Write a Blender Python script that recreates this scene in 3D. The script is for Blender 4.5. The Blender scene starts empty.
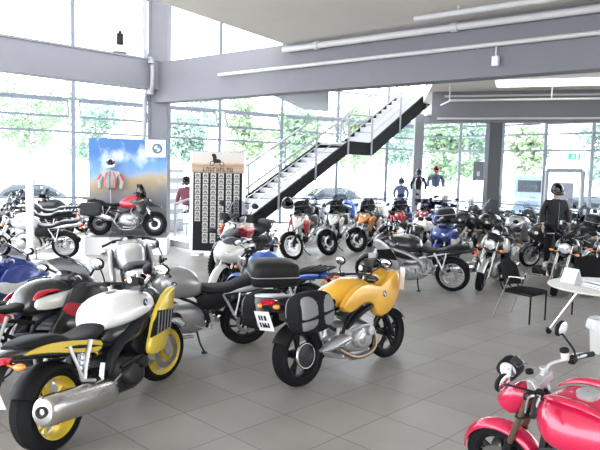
import bpy, math, random
from mathutils import Vector, Matrix
R = math.radians
sin, cos, pi = math.sin, math.cos, math.pi
rnd = random.Random(11)
sc = bpy.context.scene
col = sc.collection

# ------------------------------------------------------------------ camera
FPX, CH, PITCH, ROLL = 620.0, 2.1, R(4.9), R(1.5)
cam_d = bpy.data.cameras.new('camera')
cam = bpy.data.objects.new('camera', cam_d)
col.objects.link(cam)
cam_d.sensor_width = 36.0
cam_d.lens = 36.0 * FPX / 600.0
cam_d.shift_y = 2 / 600.0
cam_d.clip_end = 400
cam.matrix_world = Matrix.Translation((0, 0, CH)) @ Matrix.Rotation(pi / 2 - PITCH, 4, 'X') @ Matrix.Rotation(ROLL, 4, 'Z')
sc.camera = cam


def gp(px, py, z=0.0):
    """a point of the photograph as a place on the level plane at height z"""
    x, y = px - 300, py - 227
    c, s = cos(ROLL), sin(ROLL)
    x, y = c * x + s * y, -s * x + c * y
    u = -y / FPX
    Y = cos(PITCH) + u * sin(PITCH)
    Z = -sin(PITCH) + u * cos(PITCH)
    t = (z - CH) / Z
    return Vector((x / FPX * t, Y * t, z))


def gx(px, Y):
    """x of image column px at depth Y"""
    return (px - 300) / FPX * Y


# ------------------------------------------------------------------ materials
MATS = {}


def mat(name, c, rough=.5, metal=0.0, coat=0.0, spec=.5, bump=None, emit=None, alpha=None, trans=0.0, vary=None):
    if name in MATS:
        return MATS[name]
    m = bpy.data.materials.new(name)
    m.use_nodes = True
    nt = m.node_tree
    b = nt.nodes['Principled BSDF']
    b.inputs['Base Color'].default_value = (*c, 1)
    b.inputs['Roughness'].default_value = rough
    b.inputs['Metallic'].default_value = metal
    b.inputs['Coat Weight'].default_value = coat
    b.inputs['Coat Roughness'].default_value = .06
    b.inputs['Specular IOR Level'].default_value = spec
    if trans:
        b.inputs['Transmission Weight'].default_value = trans
    if emit:
        b.inputs['Emission Color'].default_value = (*c, 1)
        b.inputs['Emission Strength'].default_value = emit
    if alpha is not None:
        b.inputs['Alpha'].default_value = alpha
    tc = nt.nodes.new('ShaderNodeTexCoord')
    if vary:
        n = nt.nodes.new('ShaderNodeTexNoise')
        n.inputs['Scale'].default_value = vary[0]
        n.inputs['Detail'].default_value = 4
        nt.links.new(tc.outputs['Object'], n.inputs['Vector'])
        mx = nt.nodes.new('ShaderNodeMix')
        mx.data_type = 'RGBA'
        k = vary[1]
        mx.inputs[6].default_value = (*[v * (1 - k) for v in c], 1)
        mx.inputs[7].default_value = (*[min(1, v * (1 + k)) for v in c], 1)
        nt.links.new(n.outputs['Fac'], mx.inputs[0])
        nt.links.new(mx.outputs[2], b.inputs['Base Color'])
    if bump:
        n = nt.nodes.new('ShaderNodeTexNoise')
        n.inputs['Scale'].default_value = bump[0]
        nt.links.new(tc.outputs['Object'], n.inputs['Vector'])
        bp = nt.nodes.new('ShaderNodeBump')
        bp.inputs['Strength'].default_value = bump[1]
        bp.inputs['Distance'].default_value = .01
        nt.links.new(n.outputs['Fac'], bp.inputs['Height'])
        nt.links.new(bp.outputs['Normal'], b.inputs['Normal'])
    MATS[name] = m
    return m


def paint(name, c, metal=.15, rough=.28):
    return mat(name, c, rough, metal, coat=.7)


def clear(name, tint, gloss=.08, fres=True):
    if name in MATS:
        return MATS[name]
    m = bpy.data.materials.new(name)
    m.use_nodes = True
    nt = m.node_tree
    nt.nodes.remove(nt.nodes['Principled BSDF'])
    out = nt.nodes['Material Output']
    t = nt.nodes.new('ShaderNodeBsdfTransparent')
    t.inputs[0].default_value = (*tint, 1)
    g = nt.nodes.new('ShaderNodeBsdfGlossy')
    g.inputs['Roughness'].default_value = .03
    mx = nt.nodes.new('ShaderNodeMixShader')
    f = nt.nodes.new('ShaderNodeFresnel')
    f.inputs[0].default_value = 1.25
    ge = nt.nodes.new('ShaderNodeNewGeometry')
    sb = nt.nodes.new('ShaderNodeMath')
    sb.operation = 'SUBTRACT'
    sb.use_clamp = True
    nt.links.new(f.outputs[0], sb.inputs[0])
    nt.links.new(ge.outputs['Backfacing'], sb.inputs[1])
    nt.links.new(sb.outputs[0], mx.inputs[0])
    nt.links.new(t.outputs[0], mx.inputs[1])
    nt.links.new(g.outputs[0], mx.inputs[2])
    nt.links.new(mx.outputs[0], out.inputs[0])
    MATS[name] = m
    return m


TYRE = mat('tyre rubber', (.011, .011, .012), .85, spec=.12, bump=(60, .25))
BLACK = mat('black plastic', (.012, .012, .013), .5, spec=.16, bump=(120, .05))
SATIN = mat('satin black metal', (.014, .014, .016), .42, .0, spec=.2)
SEATM = mat('black seat vinyl', (.014, .014, .016), .55, spec=.16, bump=(200, .12))
RUBBER = mat('black rubber grip', (.015, .015, .015), .7)
CHROME = mat('polished chrome', (.82, .82, .82), .12, 1.0)
STEEL = mat('brushed stainless steel', (.62, .60, .57), .26, 1.0, vary=(30, .06))
ALU = mat('silver painted aluminium', (.62, .63, .65), .35, .75)
CAST = mat('cast engine aluminium', (.50, .50, .51), .45, .7, bump=(90, .15))
DARKCAST = mat('dark engine casting', (.03, .03, .033), .45, .4, bump=(90, .15))
BRONZE = mat('heat tinted exhaust steel', (.32, .24, .17), .32, .9)
DISC = mat('brake disc steel', (.48, .48, .48), .3, 1.0)
MIRRORG = mat('mirror glass', (.9, .92, .94), .03, 1.0)
LENS = mat('clear headlight glass', (.86, .88, .9), .08, .35, coat=1)
REDLENS = mat('red tail light lens', (.55, .01, .03), .15, 0, coat=1)
ORANGE = mat('orange indicator lens', (.9, .28, .05), .15, 0, coat=1)
PLATEW = mat('white number plate', (.82, .82, .83), .4)
INK = mat('dark printed ink', (.02, .02, .025), .6, spec=.15)
SCREEN = clear('clear acrylic windscreen', (.80, .82, .84))
SMOKE = clear('smoked acrylic windscreen', (.55, .56, .59))
WHITEP = paint('white paint', (.80, .80, .78))
CREAM = paint('cream white paint', (.72, .70, .62))
SILVER = paint('silver paint', (.58, .59, .61), .6)
GREYP = paint('warm grey metallic paint', (.34, .34, .34), .5)
DKGREY = paint('graphite paint', (.03, .03, .034), .4)
BLACKP = paint('gloss black paint', (.012, .012, .014), .1)
YELLOW = paint('sun yellow paint', (.80, .42, .03), .1)
LEMON = paint('lemon yellow paint', (.82, .60, .06), .05)
REDP = paint('racing red paint', (.55, .012, .03), .15)
PINKRED = paint('bright magenta red paint', (.56, .012, .065), .12, .2)
ORANGEP = paint('orange paint', (.75, .28, .03), .2)
BLUEP = paint('royal blue paint', (.02, .05, .26), .3)
BLUEL = paint('mid blue paint', (.03, .12, .48), .3)
CASEG = mat('dark grey luggage plastic', (.02, .02, .022), .42, spec=.22, bump=(150, .08))
FABG = mat('light grey pannier cloth', (.22, .22, .23), .85, bump=(250, .2))
FABB = mat('black pannier cloth', (.014, .014, .016), .85, spec=.12, bump=(250, .2))


# ------------------------------------------------------------------ mesh helper
def cr(pts, n, closed=False):
    """Catmull-Rom through tuples"""
    if n <= 1:
        return [tuple(p) for p in pts]
    out = []
    N = len(pts)
    rng = range(N) if closed else range(N - 1)
    for i in rng:
        if closed:
            p0, p1, p2, p3 = pts[(i - 1) % N], pts[i], pts[(i + 1) % N], pts[(i + 2) % N]
        else:
            p0, p1, p2, p3 = pts[max(i - 1, 0)], pts[i], pts[i + 1], pts[min(i + 2, N - 1)]
        for k in range(n):
            t = k / n
            out.append(tuple(.5 * ((2 * b) + (-a + c) * t + (2 * a - 5 * b + 4 * c - d) * t * t + (-a + 3 * b - 3 * c + d) * t ** 3)
                             for a, b, c, d in zip(p0, p1, p2, p3)))
    if not closed:
        out.append(tuple(pts[-1]))
    return out


def sg(v, e):
    return math.copysign(abs(v) ** e, v)


class MB:
    def __init__(self, xf=None):
        self.v, self.f, self.xf = [], [], xf

    def add(self, vs, fs):
        o = len(self.v)
        if self.xf is not None:
            vs = [self.xf @ Vector(p) for p in vs]
        self.v += [tuple(p) for p in vs]
        self.f += [tuple(i + o for i in f) for f in fs]
        return self

    def rings(self, rings, closed_ring=True, cap=True, loop=False):
        n = len(rings[0])
        vs = [p for r in rings for p in r]
        fs = []
        m = len(rings)
        for i in range(m if loop else m - 1):
            j = (i + 1) % m
            for k in range(n if closed_ring else n - 1):
                l = (k + 1) % n
                fs.append((i * n + k, i * n + l, j * n + l, j * n + k))
        if cap and not loop:
            fs.append(tuple(range(n))[::-1])
            fs.append(tuple((m - 1) * n + k for k in range(n)))
        return self.add(vs, fs)

    def loft(self, secs, n=20, sub=3, y0=0.0):
        """sections (x, zlo, zhi, halfwidth, exponent=2.4, taper=0) along x"""
        S = [tuple(s) + (2.4, 0.0)[len(s) - 4:] for s in secs]
        rs = []
        for (x, zl, zh, w, e, tp) in cr(S, sub):
            mid, hh = (zl + zh) / 2, (zh - zl) / 2
            e = max(e, 1.2)
            w = max(w, .003)
            ring = []
            for k in range(n):
                t = 2 * pi * k / n
                zz = sg(sin(t), 2 / e)
                ring.append((x, y0 + w * sg(cos(t), 2 / e) * (1 - tp * zz), mid + hh * zz))
            rs.append(ring)
        return self.rings(rs)

    def tube(self, pts, r, n=8, sub=4, flat=1.0, cap=True, loop=False):
        """round bar along a smooth line; r a number or one radius per given point"""
        if not isinstance(r, (list, tuple)):
            r = [r] * len(pts)
        q = cr([tuple(p) + (rr,) for p, rr in zip(pts, r)], sub, loop)
        P = [Vector(p[:3]) for p in q]
        rings, up = [], None
        m = len(P)
        for i in range(m):
            a, b = (P[(i - 1) % m], P[(i + 1) % m]) if loop else (P[max(i - 1, 0)], P[min(i + 1, m - 1)])
            d = (b - a).normalized()
            if up is None:
                up = Vector((0, 0, 1)) if abs(d.z) < .9 else Vector((1, 0, 0))
            s = d.cross(up).normalized()
            up = s.cross(d).normalized()
            rr = max(q[i][3], .0005)
            rings.append([tuple(P[i] + s * rr * cos(2 * pi * k / n) + up * rr * flat * sin(2 * pi * k / n)) for k in range(n)])
        return self.rings(rings, cap=cap, loop=loop)

    def lathe(self, prof, c=(0, 0, 0), axis='y', n=32, closed=False):
        """profile (radius, along axis)"""
        rings = []
        for k in range(n):
            t = 2 * pi * k / n
            ring = []
            for (r, h) in prof:
                a, b = r * cos(t), r * sin(t)
                p = {'y': (a, h, b), 'x': (h, a, b), 'z': (a, b, h)}[axis]
                ring.append((p[0] + c[0], p[1] + c[1], p[2] + c[2]))
            rings.append(ring)
        return self.rings(rings, closed_ring=closed, cap=False, loop=True)

    def ell(self, c, r, nu=16, nv=10):
        rings = []
        for i in range(nv + 1):
            a = -pi / 2 + pi * i / nv
            a = max(min(a, pi / 2 - .02), -pi / 2 + .02)
            rings.append([(c[0] + r[0] * cos(a) * cos(2 * pi * k / nu), c[1] + r[1] * cos(a) * sin(2 * pi * k / nu), c[2] + r[2] * sin(a)) for k in range(nu)])
        return self.rings(rings)

    def box(self, c, s, rot=None):
        vs = []
        for x in (-.5, .5):
            for y in (-.5, .5):
                for z in (-.5, .5):
                    p = Vector((x * s[0], y * s[1], z * s[2]))
                    if rot is not None:
                        p = rot @ p
                    vs.append(p + Vector(c))
        return self.add(vs, [(0, 1, 3, 2), (4, 6, 7, 5), (0, 4, 5, 1), (2, 3, 7, 6), (0, 2, 6, 4), (1, 5, 7, 3)])

    def bar(self, a, b, w, h=None):
        """square bar from a to b"""
        a, b = Vector(a), Vector(b)
        d = (b - a)
        L = d.length
        d.normalize()
        up = Vector((0, 0, 1)) if abs(d.z) < .95 else Vector((1, 0, 0))
        s = d.cross(up).normalized()
        u = s.cross(d)
        h = h or w
        vs = [p + s * w / 2 * i + u * h / 2 * j for p in (a, b) for i, j in ((-1, -1), (1, -1), (1, 1), (-1, 1))]
        return self.add(vs, [(3, 2, 1, 0), (4, 5, 6, 7), (0, 1, 5, 4), (1, 2, 6, 5), (2, 3, 7, 6), (3, 0, 4, 7)])

    def plate(self, poly, y, th, sub=3, inset=.012, kx=0.0, kz=0.0, side=1):
        """bodywork panel: outline in x,z given its own thickness; outward face rounded; side=-1 mirrors to the right flank"""
        P = cr(poly, sub, True) if sub > 1 else list(poly)
        n = len(P)
        cx = sum(p[0] for p in P) / n
        cz = sum(p[1] for p in P) / n
        ext = max(max(abs(p[0] - cx) for p in P), max(abs(p[1] - cz) for p in P))
        area = sum(P[i][0] * P[(i + 1) % n][1] - P[(i + 1) % n][0] * P[i][1] for i in range(n))
        s = 1 if area > 0 else -1
        nr = []
        for i in range(n):
            a, b = P[i - 1], P[(i + 1) % n]
            dx, dz = b[0] - a[0], b[1] - a[1]
            l = math.hypot(dx, dz) or 1
            nr.append((-dz / l * s, dx / l * s))

        def ring(k, off):
            out = []
            for (x, z), (nx, nz) in zip(P, nr):
                x2, z2 = x + nx * k, z + nz * k
                yy = y + off + kx * (x2 - cx) + kz * (z2 - cz)
                out.append((x2, side * yy, z2))
            return out
        return self.rings([ring(inset, -th * .5), ring(0, -th * .35), ring(0, th * .15), ring(inset * .5, th * .42), ring(inset, th * .5)])

    def fender(self, c, r, w, a0, a1, n=14, th=.006, drop=.5):
        """curved mudguard round an axle along y; angles in degrees from +x"""
        rings = []
        for i in range(n + 1):
            a = R(a0 + (a1 - a0) * i / n)
            ring = []
            for sgn, rr in ((1, r + th), (-1, r)):
                us = [-1, -.85, -.5, 0, .5, .85, 1]
                for u in (us if sgn > 0 else us[::-1]):
                    q = rr - drop * w * .5 * abs(u) ** 3
                    ring.append((c[0] + q * cos(a), c[1] + u * w / 2, c[2] + q * sin(a)))
            rings.append(ring)
        return self.rings(rings)

    def sheet(self, fn, nu, nv, th=.004):
        """thin curved pane from fn(u in -1..1, v in 0..1), given real thickness along its normal"""
        g = [[Vector(fn(-1 + 2 * i / nu, j / nv)) for i in range(nu + 1)] for j in range(nv + 1)]
        vs, vb = [], []
        for j in range(nv + 1):
            for i in range(nu + 1):
                du = g[j][min(i + 1, nu)] - g[j][max(i - 1, 0)]
                dv = g[min(j + 1, nv)][i] - g[max(j - 1, 0)][i]
                nn = du.cross(dv).normalized()
                vs.append(g[j][i])
                vb.append(g[j][i] - nn * th)
        W = nu + 1
        o = len(vs)
        fs = []
        for j in range(nv):
            for i in range(nu):
                a = j * W + i
                fs.append((a, a + 1, a + W + 1, a + W))
                fs.append((o + a, o + a + W, o + a + W + 1, o + a + 1))
        edge = [i for i in range(W)] + [j * W + nu for j in range(1, nv + 1)] + [nv * W + i for i in range(nu - 1, -1, -1)] + [j * W for j in range(nv - 1, 0, -1)]
        for k in range(len(edge)):
            a, b = edge[k], edge[(k + 1) % len(edge)]
            fs.append((a, o + a, o + b, b))
        return self.add(vs + vb, fs)

    def build(self, name, m, parent=None, smooth=True, bevel=0.0, sharp=38):
        me = bpy.data.meshes.new(name)
        me.from_pydata(self.v, [], self.f)
        me.update()
        import bmesh
        bm = bmesh.new()
        bm.from_mesh(me)
        bmesh.ops.recalc_face_normals(bm, faces=bm.faces)
        bm.to_mesh(me)
        bm.free()
        for x in (m if isinstance(m, (list, tuple)) else [m]):
            me.materials.append(x)
        if smooth:
            me.shade_smooth()
            me.set_sharp_from_angle(angle=R(sharp))
        o = bpy.data.objects.new(name, me)
        col.objects.link(o)
        if parent is not None:
            o.parent = parent
        if bevel:
            b = o.modifiers.new('bevel', 'BEVEL')
            b.width = bevel
            b.segments = 2
            b.limit_method = 'ANGLE'
        return o


def empty(name, loc=(0, 0, 0), rz=0.0, lean=0.0):
    o = bpy.data.objects.new(name, None)
    o.empty_display_size = .1
    col.objects.link(o)
    o.location = loc
    o.rotation_euler = (lean, 0, rz)
    return o


def tag(o, label, cat, group=None, kind=None):
    if label:
        o['label'] = label
    if cat:
        o['category'] = cat
    if group:
        o['group'] = group
    if kind:
        o['kind'] = kind
    return o


def struct(o):
    o['kind'] = 'structure'
    return o


KIDS = {}


def copy_tree(o, parent=None, remap=None):
    c = o.copy()
    col.objects.link(c)
    if parent is not None:
        c.parent = parent
    if remap and o.type == 'MESH':
        for s in c.material_slots:
            if s.material in remap:
                nm = remap[s.material]
                s.link = 'OBJECT'
                s.material = nm
    for ch in list(o.children):
        copy_tree(ch, c, remap)
    return c


# ------------------------------------------------------------------ motorcycle components (x forward, rear axle at x = 0, +y = left)
class Bike:
    def __init__(self, name, label, wb=1.5, rf=.30, rr=.315, rake=26, steer=0.0, head=.92, group=None, cat='motorcycle'):
        self.root = empty(name)
        tag(self.root, label, cat, group)
        self.wb, self.rf, self.rr, self.k = wb, rf, rr, math.tan(R(rake))
        self.hz = head
        hx = self.fx(head)
        ax = Vector((-sin(R(rake)), 0, cos(R(rake))))
        H = Vector((hx - .06, 0, head))
        self.S = Matrix.Translation(H) @ Matrix.Rotation(R(steer), 4, ax) @ Matrix.Translation(-H)

    def fx(self, z):
        return self.wb - self.k * (z - self.rf)

    def put(self, front_px=None, rear_px=None, loc=None, heading=0.0, lean=-7.0):
        h = R(heading)
        d = Vector((cos(h), sin(h), 0))
        if loc is None:
            loc = gp(*rear_px) if rear_px else gp(*front_px) - d * self.wb
        self.root.location = (loc[0], loc[1], 0)
        self.root.rotation_euler = (R(lean), 0, h)
        return self

    def part(self, name, mb, m, parent=None, **k):
        return mb.build(name, m, parent or self.root, **k)

    # -- wheels
    def wheel(self, front=True, w=.12, rim=.225, style='cast', n=5, rimm=None, discs=(1, -1), spoke_w=.022, tread=None):
        rimm = rimm or SATIN
        x, r = (self.wb, self.rf) if front else (0, self.rr)
        xf = self.S if front else None
        hw = w * .42
        b = MB(xf)
        b.lathe([(rim, -hw), (rim + .012, -hw), (rim + .012, -hw + .008), (rim - .012, -hw * .5), (rim - .018, 0), (rim - .012, hw * .5), (rim + .012, hw - .008), (rim + .012, hw), (rim, hw),
                 (rim - .026, hw * .55), (rim - .03, 0), (rim - .026, -hw * .55)], (x, 0, r), n=40, closed=True)
        b.lathe([(.012, -hw - .012), (.045, -hw - .012), (.05, -hw * .5), (.04, 0), (.05, hw * .5), (.045, hw + .012), (.012, hw + .012)], (x, 0, r), n=20, closed=True)
        if style == 'cast':
            for i in range(n):
                t = 2 * pi * (i + .3) / n
                for q in (-1, 1):
                    t2 = t + q * .16
                    b.tube([(x + .035 * cos(t), 0, r + .035 * sin(t)), (x + .5 * rim * cos(t2 - q * .06), 0, r + .5 * rim * sin(t2 - q * .06)), (x + (rim - .02) * cos(t2), 0, r + (rim - .02) * sin(t2))],
                           [spoke_w, spoke_w * .75, spoke_w * .8], n=6, sub=2)
        elif style == 'turbine':
            for i in range(n):
                t = 2 * pi * i / n
                b.tube([(x + .04 * cos(t), .01, r + .04 * sin(t)), (x + .55 * rim * cos(t + .12), .012, r + .55 * rim * sin(t + .12)), (x + (rim - .02) * cos(t + .34), 0, r + (rim - .02) * sin(t + .34))],
                       [spoke_w * .8, spoke_w * .6, spoke_w * .8], n=6, sub=2)
        else:
            for i in range(32):
                t = 2 * pi * i / 32
                q = 1 if i % 2 else -1
                a = t + (.55 if (i // 2) % 2 else -.55)
                b.tube([(x + .04 * cos(a), q * .035, r + .04 * sin(a)), (x + (rim - .012) * cos(t), q * hw * .25, r + (rim - .012) * sin(t))], .0028, n=4, sub=1)
        wh = self.part('front_wheel' if front else 'rear_wheel', b, rimm)
        d = r - rim
        T = MB(xf)
        pr = [(rim + .004, -hw), (rim + .35 * d, -.5 * w), (rim + .62 * d, -.47 * w), (rim + .83 * d, -.34 * w), (r - .012, -.16 * w), (r, 0)]
        pr = pr + [(a, -h) for a, h in pr[:-1][::-1]]
        T.lathe(pr, (x, 0, r), n=48, closed=True)
        if tread:
            for i in range(36):
                t = 2 * pi * i / 36
                for q in (-1, 1):
                    tt = t + q * .04
                    T.box((x + (r - .004) * cos(tt), q * w * .2, r + (r - .004) * sin(tt)), (.016, w * .26, .03), Matrix.Rotation(-tt, 3, 'Y'))
        self.part('tyre', T, TYRE, wh)
        for q in discs:
            D = MB(xf)
            ro = .155 if front else .125
            D.lathe([(ro * .66, -.003), (ro, -.003), (ro, .003), (ro * .66, .003)], (x, q * (hw + .022), r), n=36, closed=True)
            self.part('brake_disc', D, DISC, wh)
            C = MB(xf)
            a = R(150) if front else R(60)
            C.box((x + ro * .9 * cos(a), q * (hw + .028), r + ro * .9 * sin(a)), (.075, .05, .05), Matrix.Rotation(-a - pi / 2, 3, 'Y'))
            self.part('brake_caliper', C, SATIN, wh, bevel=.008)
        return wh

    # -- forks and steering
    def fork(self, lower=None, upper=None, y=.1, rl=.03, ru=.022, top=None, split=.55, boots=False):
        lower, upper = lower or SATIN, upper or STEEL
        top = top or self.hz + .03
        for q in (1, -1):
            b = MB(self.S)
            za = self.rf
            b.tube([(self.fx(za) + .02, q * y, za - .03), (self.fx(za + .1), q * y, za + .1), (self.fx(split), q * y, split)], [rl * .9, rl, rl * .92], n=12, sub=2)
            leg = self.part('fork_leg', b, lower)
            b = MB(self.S)
            b.tube([(self.fx(split), q * y, split), (self.fx(top), q * y, top)], ru, n=12, sub=1)
            self.part('fork_tube', b, upper, leg)
        b = MB(self.S)
        for z in (top - .01, top - .17):
            b.loft([(self.fx(z) - .075, z - .018, z + .018, .03), (self.fx(z) - .03, z - .02, z + .02, y + .02), (self.fx(z) + .02, z - .018, z + .018, y + .03), (self.fx(z) + .035, z - .012, z + .012, y + .01)], n=12, sub=2)
        self.part('fork_yoke', b, SATIN)

    def front_fender(self, m, a0=35, a1=160, w=None, gap=.02, name='front_mudguard'):
        b = MB(self.S)
        b.fender((self.wb, 0, self.rf), self.rf + gap, (w or .14), a0, a1)
        return self.part(name, b, m)

    def bars(self, z=1.05, half=.40, back=.16, m=None, hx=None, rise=.05, mirrors=True, mz=.17, my=.36, mirror_m=None, grip_m=None, guards=None, mx=.05):
        hx = (self.fx(self.hz) - .05) if hx is None else hx
        m = m or SATIN
        b = MB(self.S)
        b.tube([(hx - back, half, z - .01), (hx - back * .8, half * .62, z + rise * .6), (hx - .02, half * .32, z + rise * .5), (hx, .06, z - rise * .3), (hx, -.06, z - rise * .3),
                (hx - .02, -half * .32, z + rise * .5), (hx - back * .8, -half * .62, z + rise * .6), (hx - back, -half, z - .01)], .013, n=10, sub=4)
        b.bar((hx - .02, .04, self.hz + .02), (hx, .04, z), .03)
        b.bar((hx - .02, -.04, self.hz + .02), (hx, -.04, z), .03)
        hb = self.part('handlebar', b, m)
        for q in (1, -1):
            g = MB(self.S)
            g.tube([(hx - back - .015, q * (half + .015), z - .013), (hx - back * .93, q * (half - .05), z + .003), (hx - back * .82, q * half * .68, z + rise * .5)], [.018, .0175, .018], n=12, sub=3)
            gr = self.part('grip', g, RUBBER, hb)
            l = MB(self.S)
            l.tube([(hx - back * .75, q * half * .62, z + rise * .45), (hx - back * .5, q * half * .72, z + .02), (hx - back * .72, q * half * 1.0, z - .01)], [.009, .007, .006], n=6, sub=3)
            self.part('control_lever', l, m if m is not SATIN else ALU, hb)
            s = MB(self.S)
            s.box((hx - back * .75, q * half * .58, z + rise * .5), (.045, .06, .045))
            self.part('switch_block', s, BLACK, hb, bevel=.008)
            if guards:
                p = MB(self.S)
                p.sheet(lambda u, v, q=q: (hx - back + .11 + .03 * (1 - u * u) - .05 * abs(u) ** 3, q * (half * .8 + .13 * u), z - .03 + (v - .5) * .13), 8, 4, .008)
                self.part('hand_guard', p, guards)
            if mirrors:
                st = MB(self.S)
                top = (hx - back * .75 + mx, q * my, z + mz)
                st.tube([(hx - back * .75, q * half * .62, z + rise * .5), (hx - back * .7, q * (half * .7), z + mz * .5), top], .007, n=8, sub=3)
                st.ell((top[0] + .012, q * (my + .02), z + mz + .02), (.022, .075, .05))
                mm = self.part('mirror', st, mirror_m or BLACK)
                gl = MB(self.S)
                gl.ell((top[0] - .008, q * (my + .02), z + mz + .02), (.006, .066, .043))
                self.part('mirror_glass', gl, MIRRORG, mm)
        return hb

    def clocks(self, z, x, m=None, n=1, s=1.0):
        b = MB(self.S)
        b.loft([(x - .05, z - .05 * s, z + .06 * s, .09 * s, 3), (x, z - .06 * s, z + .05 * s, .11 * s, 3), (x + .05, z - .05 * s, z + .02 * s, .07 * s, 3)], n=16, sub=3)
        o = self.part('instrument_panel', b, m or BLACK)
        f = MB(self.S)
        f.ell((x - .052, .04 * s, z + .012), (.006, .038 * s, .038 * s))
        self.part('dial', f, PLATEW, o)
        return o

    def round_light(self, x, z, r=.09, shell=None, y=0.0, steer=True):
        xf = self.S if steer else None
        b = MB(xf)
        b.lathe([(.004, x - .11), (r * .55, x - .1), (r * .9, x - .05), (r * 1.04, x), (r * 1.04, x + .014), (r * .95, x + .018), (r * .9, x + .002), (.004, x + .002)], (0, y, z), 'x', 28)
        o = self.part('headlight', b, shell or CHROME)
        l = MB(xf)
        l.ell((x + .006, y, z), (.022, r * .93, r * .93))
        self.part('headlight_lens', l, LENS, o)
        return o

    def screen(self, x0, z0, x1, z1, w0, w1, bulge=.12, m=None, steer=True, name='windscreen', wm=None):
        b = MB(self.S if steer else None)
        wm = wm or max(w0, w1)

        def fn(u, v):
            w = (1 - v) ** 2 * w0 + 2 * v * (1 - v) * (2 * wm - .5 * (w0 + w1)) + v * v * w1 if False else w0 + (w1 - w0) * v + (wm - .5 * (w0 + w1)) * 4 * v * (1 - v)
            zz = z0 + (z1 - z0) * (v - .12 * v * u * u)
            return (x0 + (x1 - x0) * v - bulge * u * u - .04 * sin(pi * v) * -1, u * w, zz)
        b.sheet(fn, 12, 8, .004)
        return self.part(name, b, m or SCREEN)

    # -- frame, engine, exhaust
    def frame(self, m=None, pts=None, y=.16):
        b = MB()
        hx = self.fx(self.hz) - .1
        pts = pts or [[(hx, .03, .86), (hx - .2, .15, .72), (.62, .17, .6), (.5, .16, .42), (.5, .14, .3)], [(.62, .15, .62), (.2, .13, .72), (-.18, .10, .76)], [(.5, .15, .45), (.1, .12, .70)]]
        for P in pts:
            for q in (1, -1):
                b.tube([(p[0], q * p[1], p[2]) for p in P], .019, n=8, sub=3)
        b.tube([(hx, 0, .78), (hx + .03, 0, .94)], .035, n=12, sub=1)
        return self.part('frame', b, m or SATIN)

    def swingarm(self, m=None, side=-1, both=False, w=.035, h=.05, px=.5, pz=.42):
        b = MB()
        for q in ((1, -1) if both else (side,)):
            b.tube([(px, q * .11, pz), (px - .18, q * .13, pz - .03), (.1, q * .135, self.rr + .03), (0, q * .13, self.rr)], [h, h * 1.05, h, h * 1.15], n=10, sub=3, flat=.55)
        b.bar((px, -.14, pz), (px, .14, pz), .07)
        o = self.part('swingarm', b, m or SATIN)
        if not both:
            d = MB()
            d.lathe([(.005, side * .06), (.07, side * .07), (.085, side * .11), (.07, side * .155), (.03, side * .165), (.005, side * .165)], (0, 0, self.rr), n=20)
            self.part('final_drive', d, m or SATIN, o)
        return o

    def shock(self, m=None, spring=None):
        b = MB()
        b.tube([(.42, 0, .42), (.5, 0, .72)], .03, n=10, sub=1)
        pts = [(.43 + .07 * t / 60 + .042 * cos(t * .63), .042 * sin(t * .63), .45 + .24 * t / 60) for t in range(61)]
        b.tube(pts, .007, n=5, sub=1)
        return self.part('rear_shock', b, spring or ALU)

    def boxer(self, m=None, head=None, x=.86, z=.42):
        m, head = m or CAST, head or ALU
        b = MB()
        b.loft([(x - .34, z - .14, z + .1, .1, 3.5), (x - .2, z - .2, z + .14, .14, 3.5), (x, z - .22, z + .13, .15, 3.5), (x + .15, z - .2, z + .1, .14, 3.5), (x + .2, z - .14, z + .05, .1, 3)], sub=3)
        b.lathe([(.004, x + .2), (.08, x + .2), (.1, x + .18), (.1, x + .1)], (0, 0, z - .05), 'x', 20)
        e = self.part('engine', b, m)
        for q in (1, -1):
            c = MB()
            for i in range(7):
                yy = q * (.14 + i * .022)
                c.lathe([(.004, yy - .005), (.085, yy - .005), (.085, yy + .005), (.004, yy + .005)], (x + .03, 0, z), n=20, closed=True)
            c.lathe([(.004, q * .12), (.066, q * .12), (.066, q * .31), (.004, q * .31)], (x + .03, 0, z), n=20, closed=True)
            self.part('engine_cylinder', c, DARKCAST, e)
            h = MB()
            h.ell((x + .03, q * .33, z), (.105, .062, .088))
            h.box((x + .03, q * .33, z), (.15, .07, .1))
            self.part('cylinder_head_cover', h, head, e)
            p = MB()
            p.tube([(x + .1, q * .27, z - .05), (x + .16, q * .24, z - .16), (x + .06, q * .14, z - .25), (x - .2, q * .1, z - .25)], .022, n=10, sub=4)
            self.part('exhaust_header', p, STEEL, e)
        return e

    def block(self, m=None, x=.8, z=.38, w=.2, slant=.25, cover=None, rib=True):
        m = m or CAST
        b = MB()
        b.loft([(x - .30, z - .1, z + .1, .12, 4), (x - .22, z - .17, z + .16, w * .9, 4), (x, z - .2, z + .12, w, 4), (x + .16, z - .17, z + .1, w * .9, 4), (x + .22, z - .1, z + .04, .12, 4)], sub=2)
        e = self.part('engine', b, m)
        c = MB()
        mt = Matrix.Rotation(R(slant * 90), 3, 'Y')
        for i in range(5):
            c.box(Vector((x + .1, 0, z + .12)) + mt @ Vector((0, 0, i * .045)), (.24 - .008 * (i % 2), w * 1.75 - .012 * (i % 2), .05), mt)
        self.part('cylinder_block', c, m, e, bevel=.008)
        for q in (1, -1):
            k = MB()
            k.lathe([(.004, q * (w + .055)), (.06, q * (w + .055)), (.085, q * (w + .045)), (.1, q * (w + .015)), (.105, q * (w - .05))], (x - .1 if q < 0 else x + .05, 0, z - .03), n=24)
            k.lathe([(.004, q * (w + .035)), (.05, q * (w + .03)), (.062, q * (w - .02))], (x + .1 if q < 0 else x - .14, 0, z + .02), n=20)
            k.tube([(x - .2, q * w * .95, z + .06), (x - .05, q * (w + .02), z + .09), (x + .14, q * w * .95, z + .07)], .016, n=8, sub=3)
            self.part('engine_cover', k, cover or m, e)
        return e

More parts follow.
